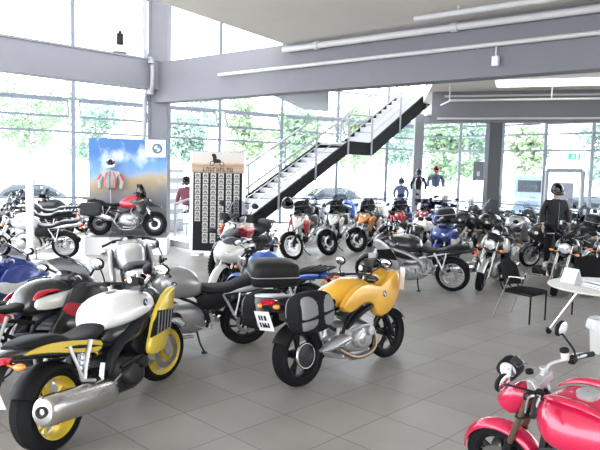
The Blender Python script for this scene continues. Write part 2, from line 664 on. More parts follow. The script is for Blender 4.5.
    def radiator(self, m=None, x=1.1, z=.6, h=.34, w=.3, tilt=15):
        b = MB()
        mt = Matrix.Rotation(R(-tilt), 3, 'Y')
        b.box((x, 0, z), (.04, w, h), mt)
        for i in range(9):
            b.box(Vector((x, 0, z)) + mt @ Vector((.022, 0, -h / 2 + h * (i + .5) / 9)), (.006, w * .94, .008), mt)
        return self.part('radiator', b, m or DARKCAST)

    def muffler(self, side=-1, a=(.42, .16, .30), b=(-.22, .2, .42), r=.055, m=None, cap=None, oval=1.25, heat=True, pipe=True, start=(1.0, .08, .3), pm=None):
        A, B = Vector((a[0], side * a[1], a[2])), Vector((b[0], side * b[1], b[2]))
        d = B - A
        t = MB()
        t.tube([A - d * .06, A, A + d * .08, A + d * .5, B - d * .06, B], [r * .45, r * .6, r, r * 1.04, r, r * .86], n=20, sub=3, flat=oval)
        o = self.part('muffler', t, m or STEEL)
        c = MB()
        c.tube([B - d * .12, B + d * .0, B + d * .03], [r * 1.06, r * .98, r * .8], n=20, sub=2, flat=oval)
        self.part('muffler_end_cap', c, cap or SATIN, o)
        h = MB()
        h.lathe([(r * .3, 0), (r * .42, 0), (r * .42, .02), (r * .3, .02)], n=14, closed=True)
        q = d.to_track_quat('Y', 'Z').to_matrix().to_4x4()
        h2 = MB(Matrix.Translation(B + d * .02) @ q)
        h2.lathe([(r * .28, 0), (r * .46, 0), (r * .46, .025), (r * .28, .025)], n=14, closed=True)
        self.part('tail_pipe', h2, SATIN, o)
        if pipe:
            p = MB()
            p.tube([(start[0], side * start[1], start[2]), (start[0] - .04, side * start[1], .2), (.62, side * .08, .17), tuple(A - d * .03)], .025, n=10, sub=4)
            self.part('exhaust_pipe', p, pm or STEEL, o)
        return o

    # -- bodywork
    def body(self, name, secs, m, parent=None, n=22, sub=4, xf=None, y0=0.0):
        return self.part(name, MB(xf).loft(secs, n, sub, y0), m, parent)

    def panels(self, name, poly, y, th, m, kx=0.0, kz=0.0, sub=3, inset=.012, sides=(1, -1), steer=False, parent=None):
        out = []
        for q in sides:
            out.append(self.part(name, MB(self.S if steer else None).plate(poly, y, th, sub, inset, kx, kz, q), m, parent))
        return out

    def tail_light(self, x, z, w=.06, m=None, plate=True, signals=True, pz=-.2, px=-.08, sig_y=.16):
        b = MB()
        b.loft([(x - .03, z - .02, z + .02, w * .8, 3), (x, z - .03, z + .03, w, 3), (x + .06, z - .02, z + .02, w * .8, 3)], n=16, sub=2)
        self.part('tail_light', b, REDLENS)
        if plate:
            b = MB()
            b.tube([(x + .08, 0, z - .02), (x - .02, 0, z + pz * .5), (x + px - .02, 0, z + pz - .06)], [.05, .05, .04], n=8, sub=3, flat=.3)
            h = self.part('plate_hanger', b, BLACK)
            b = MB()
            mt = Matrix.Rotation(R(-18), 3, 'Y')
            b.box((x + px - .035, 0, z + pz), (.006, .2, .2), mt)
            p = self.part('licence_plate', b, PLATEW, h)
            t = MB()
            for i, (yy, zz, ww) in enumerate(((.05, .035, .022), (.015, .035, .022), (-.03, .035, .03), (.06, -.04, .02), (.025, -.04, .02), (-.01, -.04, .02), (-.05, -.04, .02))):
                t.box(Vector((x + px - .035, 0, z + pz)) + mt @ Vector((-.004, yy, zz)), (.003, ww, .05), mt)
            self.part('plate_characters', t, INK, p)
        if signals:
            for q in (1, -1):
                b = MB()
                b.tube([(x + .02, q * .05, z - .03), (x, q * (sig_y - .03), z - .04)], .008, n=6, sub=1)
                b.ell((x, q * sig_y, z - .04), (.03, .045, .025))
                self.part('rear_indicator', b, ORANGE)

    def front_signals(self, x, z, y=.2):
        for q in (1, -1):
            b = MB(self.S)
            b.tube([(x - .03, q * (y - .1), z), (x, q * y, z)], .008, n=6, sub=1)
            b.ell((x, q * (y + .02), z), (.03, .045, .026))
            self.part('front_indicator', b, ORANGE)

    def pegs(self, x=.45, z=.33, m=None, hang=True, px=.12, pz=.46):
        for q in (1, -1):
            b = MB()
            b.tube([(x, q * .16, z), (x, q * .28, z)], .013, n=8, sub=1)
            b.tube([(x - .02, q * .17, z - .02), (x + .04, q * .2, z - .03), (x + .2, q * .2, z + .01)], .008, n=6, sub=3)
            b.tube([(x - .03, q * .17, z + .02), (x + .02, q * .17, z + .16)], [.022, .018], n=8, sub=1)
            self.part('footpeg', b, m or ALU)
            if hang:
                h = MB()
                h.tube([(px + .2, q * .17, pz + .27), (px + .1, q * .18, pz + .1), (px + .05, q * .19, pz)], [.02, .016, .02], n=8, sub=3)
                h.tube([(px - .02, q * .15, pz + .28), (px + .01, q * .18, pz + .12), (px + .04, q * .19, pz)], [.016, .012, .018], n=8, sub=3)
                h.tube([(px + .04, q * .18, pz), (px + .04, q * .29, pz)], .013, n=8, sub=1)
                self.part('passenger_peg', h, m or ALU)

    def stand(self, x=.62, lean=-7.0):
        a = Vector((x, .14, .24))
        # foot reaches the floor once the machine leans on it
        yf = .34
        zf = -yf * math.tan(R(lean))
        b = MB()
        b.tube([a, (x - .03, .24, .12), (x - .07, yf, zf + .02)], [.014, .012, .012], n=8, sub=2)
        b.box((x - .07, yf + .01, zf + .008), (.07, .045, .014))
        return self.part('side_stand', b, SATIN)

    def panniers(self, m=None, x0=-.38, x1=.16, z0=.46, z1=.80, y=.32, w=.11, lid=None, e=5):
        for q in (1, -1):
            b = MB()
            b.loft([(x0, z0 + .06, z1 - .05, w * .7, e), (x0 + .03, z0 + .02, z1 - .01, w * .95, e), ((x0 + x1) / 2, z0, z1, w, e), (x1 - .04, z0 + .03, z1 - .01, w * .95, e), (x1, z0 + .08, z1 - .06, w * .7, e)], 24, 3, q * y)
            o = self.part('pannier', b, m or CASEG)
            s = MB()
            s.loft([(x0 + .02, (z0 + z1) / 2 + .03, (z0 + z1) / 2 + .05, w * 1.0, 5), ((x0 + x1) / 2, (z0 + z1) / 2 + .03, (z0 + z1) / 2 + .05, w * 1.03, 5), (x1 - .02, (z0 + z1) / 2 + .03, (z0 + z1) / 2 + .05, w * 1.0, 5)], 24, 2, q * y)
            self.part('pannier_trim', s, lid or ALU, o)

    def top_case(self, x=-.38, z=.98, L=.40, W=.24, H=.28, m=None, strip=None):
        b = MB()
        b.loft([(x - L / 2, z + .05, z + H * .75, W * .75, 4.5, .08), (x - L / 2 + .04, z + .01, z + H * .93, W * .95, 4.5, .08), (x, z, z + H, W, 4.5, .08), (x + L / 2 - .06, z + .01, z + H * .96, W * .95, 4.5, .08), (x + L / 2, z + .06, z + H * .7, W * .72, 4.5, .08)], 28, 4)
        o = self.part('top_case', b, m or CASEG)
        s = MB()
        s.loft([(x - L / 2 - .004, z + H * .42, z + H * .47, W * .74, 4.5), (x - L / 2 + .04, z + H * .41, z + H * .48, W * .99, 4.5), (x, z + H * .41, z + H * .48, W * 1.025, 4.5), (x + L / 2 - .06, z + H * .42, z + H * .47, W * .99, 4.5), (x + L / 2 + .004, z + H * .43, z + H * .46, W * .7, 4.5)], 28, 3)
        self.part('case_strip', s, strip or ALU, o)
        return o

    def rack(self, x0=-.42, x1=-.05, z=.92, w=.13, m=None, slats=4):
        b = MB()
        b.tube([(x1, w, z - .03), (x0 + .05, w, z), (x0, w * .7, z), (x0, -w * .7, z), (x0 + .05, -w, z), (x1, -w, z - .03)], .011, n=8, sub=3)
        for i in range(slats):
            x = x0 + (x1 - x0) * (i + .6) / (slats + .6)
            b.bar((x, -w, z), (x, w, z), .03, .012)
        for q in (1, -1):
            b.tube([(x0 + .1, q * w * .9, z), (x0 + .16, q * w * .8, z - .13)], .01, n=6, sub=1)
            b.tube([(x1 - .02, q * w * .95, z - .02), (x1, q * w * .8, z - .13)], .01, n=6, sub=1)
        return self.part('luggage_rack', b, m or SATIN)

    def hugger(self, m=None, a0=40, a1=150, w=.2):
        b = MB()
        b.fender((0, 0, self.rr), self.rr + .02, w, a0, a1)
        return self.part('rear_mudguard', b, m or BLACK)

    def roundel(self, x, y, z, r=.035, side=1, parent=None):
        """blue and white quartered badge in a black ring on the flank"""
        b = MB()
        b.lathe([(.002, side * .0), (r, side * .0), (r, side * .004), (r * .95, side * .006), (.002, side * .006)], (x, side * y, z), n=28)
        o = self.part('badge', b, BLACKP, parent)
        for mm, k0 in ((BADGEBLUE, 0), (PLATEW, 1)):
            q = MB()
            for k in (k0, k0 + 2):
                ring = [(x, side * (y + .008), z)] + [(x + r * .62 * cos(pi / 2 * (k + t / 6)), side * (y + .008), z + r * .62 * sin(pi / 2 * (k + t / 6))) for t in range(7)]
                low = [(p[0], side * y, p[2]) for p in ring]
                q.rings([low, ring])
            self.part('badge_quarters', q, mm, o, smooth=False)

    def price_card(self, x, y, z, w=.15, h=.21, rz=0, tilt=0):
        mt = Matrix.Rotation(R(rz), 3, 'Z') @ Matrix.Rotation(R(tilt), 3, 'Y')
        b = MB(self.S)
        b.box((x, y, z), (.004, w, h), mt)
        o = self.part('price_card', b, PLATEW)
        return o


BADGEBLUE = mat('badge blue enamel', (.02, .16, .55), .3)


# ------------------------------------------------------------------ motorcycle types
def roadster(name, label, main=BLACKP, side=None, wheelm=SATIN, seatm=None, style='cast', forkl=None, forku=None, light=True, screen=None, topcase=False, rack=False, panniers=False,
             steer=0, muff=1, headz=.93, boxer=True, engm=None, framem=None, tailm=None, headm=None, plate=True, group=None, fender=None, wn=5, barm=None, cyl=None, bikini=None, rear_w=.18, case_kw={}, mirrors=True, muffm=None):
    b = Bike(name, label, 1.5, .30, .315, 26, steer, headz, group)
    seatm = seatm or SEATM
    b.wheel(True, .12, .222, style, wn, wheelm)
    b.wheel(False, rear_w, .222, style, wn, wheelm, discs=(1,))
    b.fork(forkl or SATIN, forku or STEEL)
    b.front_fender(fender or main, 20, 150)
    b.frame(framem)
    b.swingarm(framem, -1)
    b.shock()
    if boxer:
        b.boxer(engm, cyl)
    else:
        b.block(engm)
        b.radiator()
    b.muffler(muff, (.36, .18, .30), (-.26, .24, .40), .058, muffm)
    t = b.body('fuel_tank', [(.56, .72, .80, .09), (.62, .68, .93, .15, 2.6, .1), (.78, .66, 1.03, .20, 2.6, .14), (.94, .67, 1.05, .22, 2.6, .14), (1.06, .72, 1.01, .2, 2.6, .12), (1.16, .78, .93, .11)], main)
    c = MB()
    c.lathe([(.004, 1.05), (.045, 1.05), (.05, 1.045), (.05, 1.02)], (.88, 0, 0), 'z', 20)
    b.part('filler_cap', c, CHROME, t)
    b.roundel(.92, .208, .88, .036, 1, t)
    b.roundel(.92, .208, .88, .036, -1, t)
    b.body('seat', [(-.30, .86, .91, .07), (-.22, .83, .92, .12, 3), (0, .80, .91, .145, 3), (.12, .76, .87, .14, 3), (.24, .72, .81, .15, 3), (.42, .72, .80, .16, 3), (.56, .72, .82, .12, 2.6), (.64, .76, .84, .08)], seatm)
    b.body('tail_section', [(-.40, .80, .84, .04), (-.32, .77, .86, .09, 3), (-.1, .74, .86, .13, 3), (.15, .68, .80, .14, 3), (.4, .64, .75, .13, 3)], tailm or main)
    b.panels('side_panel', [(.3, .56), (.56, .55), (.64, .68), (.5, .74), (.26, .72)], .165, .04, side or BLACK)
    b.hugger()
    b.tail_light(-.39, .80, plate=plate, signals=plate)
    b.bars(1.05, .39, .15, barm, mirrors=mirrors)
    hx = b.fx(.86) + .1
    if light:
        b.round_light(hx, .88, .095, headm)
        b.clocks(1.03, b.fx(.95) + .04)
    b.front_signals(b.fx(.8) + .05, .80)
    if bikini:
        b.body('headlight_cowl', [(hx - .22, .96, 1.08, .13, 3), (hx - .12, .80, 1.1, .15, 2.6), (hx - .02, .78, 1.06, .13, 2.4), (hx + .03, .8, .96, .09)], bikini, xf=b.S)
    if screen:
        b.screen(hx - .02, .98, hx - .16, 1.28, .13, .15, .1, screen, wm=.18)
    b.pegs()
    b.stand()
    if topcase or rack:
        b.rack(m=ALU if rack == 'alu' else None)
    if topcase:
        b.top_case(**case_kw)
    if panniers:
        b.panniers()
    return b


def adv(name, label, main=WHITEP, side=None, wheelm=SATIN, style='cast', beak=None, screen=SMOKE, topcase=False, panniers=False, casem=None, steer=0, guards=BLACK, forkl=None, forku=None, seatm=None, group=None, boxer=True, rack=True, rf=.335, tankside=None, lights=2, muff=1, engm=None, card=False):
    b = Bike(name, label, 1.52, rf, .325, 27, steer, 1.0, group)
    b.wheel(True, .11, rf - .095, style, 5, wheelm, tread=True)
    b.wheel(False, .15, .222, style, 5, wheelm, discs=(1,), tread=True)
    b.fork(forkl or SATIN, forku or STEEL, split=.6, rl=.032)
    b.front_fender(beak and BLACK or BLACK, 40, 150, .13)
    b.frame()
    b.swingarm(None, -1)
    b.shock()
    if boxer:
        b.boxer(engm, None, .86, .48)
        g = MB()
        for q in (1, -1):
            g.tube([(1.08, q * .12, .34), (1.12, q * .38, .44), (.98, q * .44, .56), (.9, q * .3, .66), (.92, q * .17, .78)], .013, n=8, sub=4)
        b.part('crash_bar', g, ALU)
    else:
        b.block(engm, .82, .42)
        b.radiator(z=.72)
    b.muffler(muff, (.36, .19, .44), (-.26, .26, .64), .062, start=(1.0, .08, .36))
    t = b.body('fuel_tank', [(.52, .84, .9, .08), (.6, .78, 1.0, .14, 2.6), (.76, .74, 1.1, .20, 2.8, .1), (.94, .74, 1.13, .24, 2.8, .12), (1.06, .78, 1.1, .22, 2.6, .1), (1.16, .86, 1.02, .12)], main)
    b.roundel(.9, .23, .92, .04, 1, t)
    b.roundel(.9, .23, .92, .04, -1, t)
    b.panels('tank_flank', [(.84, .96), (1.0, 1.0), (1.2, .99), (1.36, .90), (1.28, .78), (1.17, .60), (1.10, .62), (1.02, .80)], .22, .035, tankside or main, kz=-.05, kx=-.16, sub=2)
    b.body('seat', [(-.34, .92, .97, .07), (-.24, .89, .99, .13, 3), (0, .88, .985, .15, 3), (.1, .86, .95, .15, 3), (.2, .82, .9, .15, 3), (.4, .81, .89, .15, 3), (.54, .82, .92, .11), (.6, .85, .94, .08)], seatm or SEATM)
    b.body('tail_section', [(-.44, .86, .90, .05), (-.34, .82, .92, .1, 3), (-.1, .8, .9, .13, 3), (.2, .74, .86, .14, 3), (.45, .7, .82, .12, 3)], side or BLACK)
    b.hugger(w=.19)
    b.tail_light(-.44, .84)
    b.bars(1.16, .36, .14, guards=guards, mz=.19, my=.34)
    hx = b.fx(.95) + .12
    b.body('beak', [(hx - .2, .84, 1.08, .16, 2.6), (hx - .05, .82, 1.06, .15, 2.6), (hx + .08, .82, .96, .1, 2.6), (hx + .22, .82, .88, .06, 2.6), (hx + .36, .80, .83, .03, 2.6)], beak or main)
    for i in range(lights):
        y = (.055, -.055)[i] if lights == 2 else 0
        b.round_light(hx + .04 - .02 * i, 1.0, .055 if lights == 2 else .075, SATIN, y, False)
    b.screen(hx - .06, 1.06, hx - .2, 1.46, .13, .16, .1, screen, False, wm=.2)
    b.clocks(1.16, hx - .14, s=.8)
    b.front_signals(hx - .12, .98, .24)
    b.pegs(.46, .36, pz=.52)
    b.stand()
    if card:
        b.price_card(hx - .02, .02, 1.22, .15, .2, 0, -20)
    if rack or topcase:
        b.rack(z=1.0, x0=-.46, w=.14)
    if topcase:
        b.top_case(-.36, 1.03, .42, .26, .32, casem)
    if panniers:
        b.panniers(casem or ALU, -.42, .12, .50, .88, .36, .12, SATIN, 7)
    return b


def tourer(name, label, main=SILVER, screen=SCREEN, stop=1.5, topcase=True, panniers=True, steer=0, group=None, casem=None, seatm=None, wheelm=ALU, low=None, panm=None):
    b = Bike(name, label, 1.49, .30, .315, 26, steer, .93, group)
    b.wheel(True, .12, .222, 'cast', 5, wheelm)
    b.wheel(False, .18, .222, 'cast', 5, wheelm, discs=(1,))
    b.fork(SATIN, STEEL)
    b.front_fender(main, 15, 165, .15)
    b.frame()
    b.swingarm(None, -1)
    b.boxer()
    b.muffler(1, (.36, .18, .28), (-.26, .22, .36), .056)
    b.body('fuel_tank', [(.56, .72, .82, .1), (.66, .68, .98, .16, 2.6), (.85, .66, 1.06, .2, 2.6), (1.05, .7, 1.04, .2, 2.6), (1.15, .76, .96, .12)], main)
    b.body('nose_fairing', [(1.0, .78, 1.06, .22, 2.6), (1.12, .64, 1.1, .27, 2.6), (1.26, .6, 1.08, .27, 2.5), (1.4, .64, 1.02, .22, 2.4), (1.52, .72, .94, .15, 2.2), (1.58, .8, .88, .07)], main)
    b.panels('fairing_panel', [(.78, .58), (1.0, .42), (1.2, .46), (1.36, .66), (1.34, .92), (1.12, 1.0), (.92, .86)], .265, .05, low or main, kx=-.12)
    for q in (1, -1):
        l = MB()
        l.ell((1.5, q * .1, .86), (.05, .07, .055))
        b.part('headlight', l, LENS)
    b.screen(1.36, 1.02, 1.36 - .5 * (stop - 1.02), stop, .2, .2, .12, screen, False, wm=.26)
    b.body('seat', [(-.30, .86, .92, .08), (-.2, .82, .93, .14, 3), (.05, .80, .92, .16, 3), (.16, .76, .86, .16, 3), (.4, .74, .82, .16, 3), (.58, .74, .84, .13), (.64, .78, .86, .08)], seatm or SEATM)
    b.body('tail_section', [(-.46, .78, .86, .06), (-.36, .72, .88, .12, 3), (-.1, .68, .86, .15, 3), (.2, .62, .8, .16, 3), (.45, .6, .76, .14, 3)], main)
    b.hugger()
    b.tail_light(-.46, .82, .09, pz=-.18)
    b.bars(1.07, .36, .2, mirrors=False)
    for q in (1, -1):
        m_ = MB()
        m_.tube([(1.24, q * .24, .9), (1.16, q * .31, .92)], .02, n=8, sub=1)
        m_.ell((1.14, q * .34, .94), (.04, .07, .05))
        mm = b.part('mirror', m_, main)
        g = MB()
        g.ell((1.105, q * .34, .94), (.008, .058, .042))
        b.part('mirror_glass', g, MIRRORG, mm)
    b.clocks(1.08, 1.14)
    b.pegs(hang=False)
    b.stand()
    if panniers:
        b.panniers(panm or main, -.42, .16, .42, .80, .28, .10, BLACK)
    if topcase:
        b.rack(z=.94)
        b.top_case(-.40, .97, .42, .25, .32, casem or main)
    return b


def sport(name, label, main=WHITEP, tankm=None, second=REDP, third=BLACKP, screen=SMOKE, steer=0, group=None, seatm=None, wheelm=SATIN, low=None, plate=True, signals=True, muffm=None, cowl=None):
    b = Bike(name, label, 1.52, .30, .315, 25, steer, .88, group)
    b.wheel(True, .12, .222, 'cast', 5, wheelm)
    b.wheel(False, .19, .222, 'cast', 5, wheelm, discs=(1,))
    b.fork(SATIN, STEEL)
    b.front_fender(main, 10, 160, .14)
    b.frame()
    b.swingarm(None, -1)
    b.block(DARKCAST, .82, .36)
    b.muffler(1, (.36, .17, .32), (-.24, .22, .46), .06, muffm)
    b.body('fuel_tank', [(.54, .72, .80, .1), (.62, .68, .93, .16, 2.6, .1), (.78, .66, 1.0, .2, 2.6, .12), (.95, .68, 1.0, .2, 2.6, .12), (1.08, .74, .95, .16), (1.14, .8, .9, .1)], tankm or main)
    if tankm:
        b.panels('tank_band', [(.62, .74), (.9, .72), (1.1, .78), (1.08, .86), (.86, .86), (.64, .84)], .205, .04, main, kz=-.1)
        b.panels('tank_patch', [(.58, .835), (.74, .87), (.9, .875), (.84, .91), (.66, .905)], .20, .03, second, kz=-.35)
    b.body('nose_fairing', [(1.06, .78, .98, .2, 2.6), (1.16, .66, 1.04, .24, 2.6), (1.34, .62, 1.0, .23, 2.4), (1.5, .66, .92, .17, 2.3), (1.62, .72, .84, .1, 2.2), (1.68, .76, .80, .04)], cowl or main)
    P = [(.66, .34), (.9, .22), (1.12, .3), (1.22, .5), (1.36, .62), (1.42, .8), (1.22, .92), (1.0, .88), (.86, .7), (.7, .54)]
    b.panels('fairing_panel', P, .24, .06, low or main, kx=-.1, kz=.05)
    b.panels('fairing_stripe', [(.86, .66), (1.2, .56), (1.36, .66), (1.38, .76), (1.1, .72), (.92, .76)], .262, .03, second, kx=-.1, kz=.05, inset=.006)
    b.panels('fairing_vent', [(.8, .5), (1.02, .36), (1.14, .42), (1.1, .54), (.9, .6)], .262, .02, third, kx=-.1, kz=.05, inset=.005)
    for q in (1, -1):
        l = MB()
        l.ell((1.56, q * .075, .82), (.05, .055, .045))
        b.part('headlight', l, LENS)
    b.screen(1.46, .95, 1.18, 1.2, .16, .15, .12, screen, False, wm=.21)
    b.body('seat', [(-.26, .90, .94, .07), (-.16, .86, .95, .12, 3), (.04, .82, .92, .14, 3), (.14, .78, .86, .14, 3), (.36, .74, .81, .15, 3), (.54, .74, .82, .12), (.6, .77, .84, .08)], seatm or SEATM)
    b.body('tail_section', [(-.44, .86, .90, .04), (-.3, .8, .92, .1, 3), (-.1, .74, .88, .13, 3), (.15, .68, .82, .14, 3), (.42, .62, .76, .13, 3)], main)
    b.panels('tail_stripe', [(-.36, .84), (0, .74), (.3, .68), (.36, .74), (0, .84), (-.3, .90)], .122, .03, second, kx=.06, inset=.006)
    b.hugger()
    b.tail_light(-.43, .85, plate=plate, signals=signals)
    b.bars(.98, .34, .2, mirrors=False, rise=.0)
    for q in (1, -1):
        m_ = MB()
        m_.tube([(1.3, q * .2, .98), (1.24, q * .34, 1.06)], .012, n=8, sub=1)
        m_.ell((1.22, q * .4, 1.08), (.03, .085, .045))
        mm = b.part('mirror', m_, BLACK)
        g = MB()
        g.ell((1.195, q * .4, 1.08), (.008, .072, .036))
        b.part('mirror_glass', g, MIRRORG, mm)
    b.clocks(1.0, 1.16)
    b.pegs(.4, .36)
    b.stand()
    return b


def kroad(name, label, tank=WHITEP, lower=BLACKP, accent=LEMON, wheelm=None, seatm=None, steer=0, group=None, muff=-1, muffm=None, framem=None, swingm=None, engm=None, style='cast', tailm=None, forkm=None, radm=None, plate=True, light=True, pegm=None, muff_kw={}, wn=5, slatm=None):
    """long low four cylinder roadster: slanted block, beam fork cheeks, big muffler"""
    b = Bike(name, label, 1.571, .30, .318, 26, steer, .88, group)
    wheelm = wheelm or accent
    b.wheel(True, .12, .225, style, wn, wheelm)
    b.wheel(False, .19, .225, style, wn, wheelm, discs=(1,))
    # hossack style fork: one cast cheek each side of the wheel joined over the top
    f = MB(b.S)
    for q in (1, -1):
        f.tube([(b.wb, q * .1, .30), (b.wb - .07, q * .115, .46), (b.wb - .12, q * .1, .62), (b.wb - .16, q * .06, .70)], [.032, .036, .04, .035], n=12, sub=3, flat=1.3)
    f.ell((b.wb - .17, 0, .70), (.07, .1, .05))
    b.part('fork_cheek', f, forkm or ALU)
    g = MB(b.S)
    for z in (.62, .74):
        for q in (1, -1):
            g.tube([(b.wb - .16, q * .05, z), (b.wb - .42, q * .11, z + .02)], .017, n=8, sub=1)
    b.part('fork_wishbone', g, SATIN)
    b.front_fender(lower, 30, 150, .14)
    fr = MB()
    for q in (1, -1):
        fr.tube([(1.24, q * .09, .80), (1.05, q * .2, .78), (.78, q * .215, .70), (.56, q * .19, .56), (.5, q * .16, .40)], [.04, .05, .05, .048, .042], n=12, sub=4, flat=.6)
        fr.tube([(.6, q * .15, .62), (.2, q * .14, .72), (-.2, q * .1, .80)], .02, n=8, sub=3)
    b.part('frame', fr, framem or SATIN)
    b.swingarm(swingm or SATIN, -1, w=.05, h=.058)
    b.shock()
    b.block(engm or DARKCAST, .84, .36, .2, .55)
    b.radiator(None, 1.2, .60, .34, .34, 20)
    b.panels('radiator_cheek', [(1.0, .62), (1.06, .76), (1.2, .9), (1.36, .97), (1.42, .93), (1.36, .72), (1.28, .52), (1.2, .42), (1.0, .42), (.95, .50)], .27, .05, radm or accent, kx=0.0, kz=.08, sub=2)
    b.panels('cheek_grille', [(.98, .58), (1.31, .60), (1.37, .76), (1.1, .80), (1.03, .70)], .29, .022, BLACK, kx=0.0, kz=.08, sub=1, inset=.004)
    for i in range(5):
        x_ = 1.08 + i * .055
        b.panels('cheek_slat', [(x_ - .016, .59), (x_ - .010, .59), (x_ + .028, .785), (x_ + .022, .785)], .306, .012, slatm or ALU, kx=0.0, kz=.08, sub=1, inset=.002)
    t = b.body('fuel_tank', [(.56, .74, .82, .1), (.62, .74, .94, .17, 3, .1), (.76, .74, 1.0, .23, 3.2, .16), (.95, .76, 1.02, .26, 3.2, .18), (1.12, .8, 1.0, .25, 3.0, .16), (1.24, .84, .96, .17, 2.6, .1), (1.3, .88, .93, .08)], tank)
    b.body('tank_undertray', [(.56, .62, .72, .1), (.64, .58, .78, .17, 3), (.85, .56, .8, .22, 3), (1.05, .62, .82, .22, 3), (1.2, .7, .86, .14, 3)], lower)
    b.roundel(.98, .262, .9, .032, -1, t)
    b.roundel(.98, .262, .9, .032, 1, t)
    c = MB()
    c.lathe([(.004, 1.02), (.045, 1.02), (.05, 1.015), (.05, .99)], (.9, 0, 0), 'z', 20)
    b.part('filler_cap', c, SATIN, t)
    b.body('seat', [(-.30, .83, .87, .07), (-.22, .80, .885, .11, 3), (-.05, .79, .885, .14, 3), (.07, .76, .86, .145, 3), (.16, .73, .81, .14, 3), (.3, .71, .785, .15, 3), (.46, .71, .79, .15, 3), (.58, .73, .83, .12), (.66, .77, .86, .08)], seatm or SEATM)
    b.body('tail_section', [(-.42, .79, .83, .045), (-.3, .76, .85, .1, 3), (-.08, .71, .82, .13, 3), (.16, .65, .77, .14, 3), (.42, .62, .75, .13, 3)], BLACKP)
    b.panels('tail_panel', [(-.3, .80), (-.1, .755), (.2, .67), (.42, .62), (.46, .70), (.2, .77), (-.06, .82)], .13, .04, tailm or accent, kx=.05, inset=.008)
    b.hugger(w=.21)
    b.tail_light(-.41, .79, .085, plate=plate)
    b.muffler(muff, muffm=None) if False else b.muffler(muff, **dict(dict(a=(.43, .22, .29), b=(-.36, .27, .43), r=.088, m=muffm or STEEL, oval=1.2, cap=muffm or STEEL), **muff_kw))
    b.bars(1.02, .38, .16, mirrors=True, rise=.02)
    hx = b.fx(.86) + .12
    if light:
        b.body('headlight_cowl', [(hx - .2, .86, 1.06, .1, 2.6), (hx - .1, .78, 1.04, .13, 2.6), (hx, .78, .98, .12, 2.5), (hx + .06, .8, .93, .09)], lower, xf=b.S)
        l = MB(b.S)
        l.ell((hx + .04, 0, .86), (.045, .085, .06))
        b.part('headlight', l, LENS)
    b.clocks(1.06, hx - .16, s=.8)
    b.front_signals(hx - .1, .8, .2)
    b.pegs(.42, .36, pegm, pz=.47)
    b.stand()
    return b


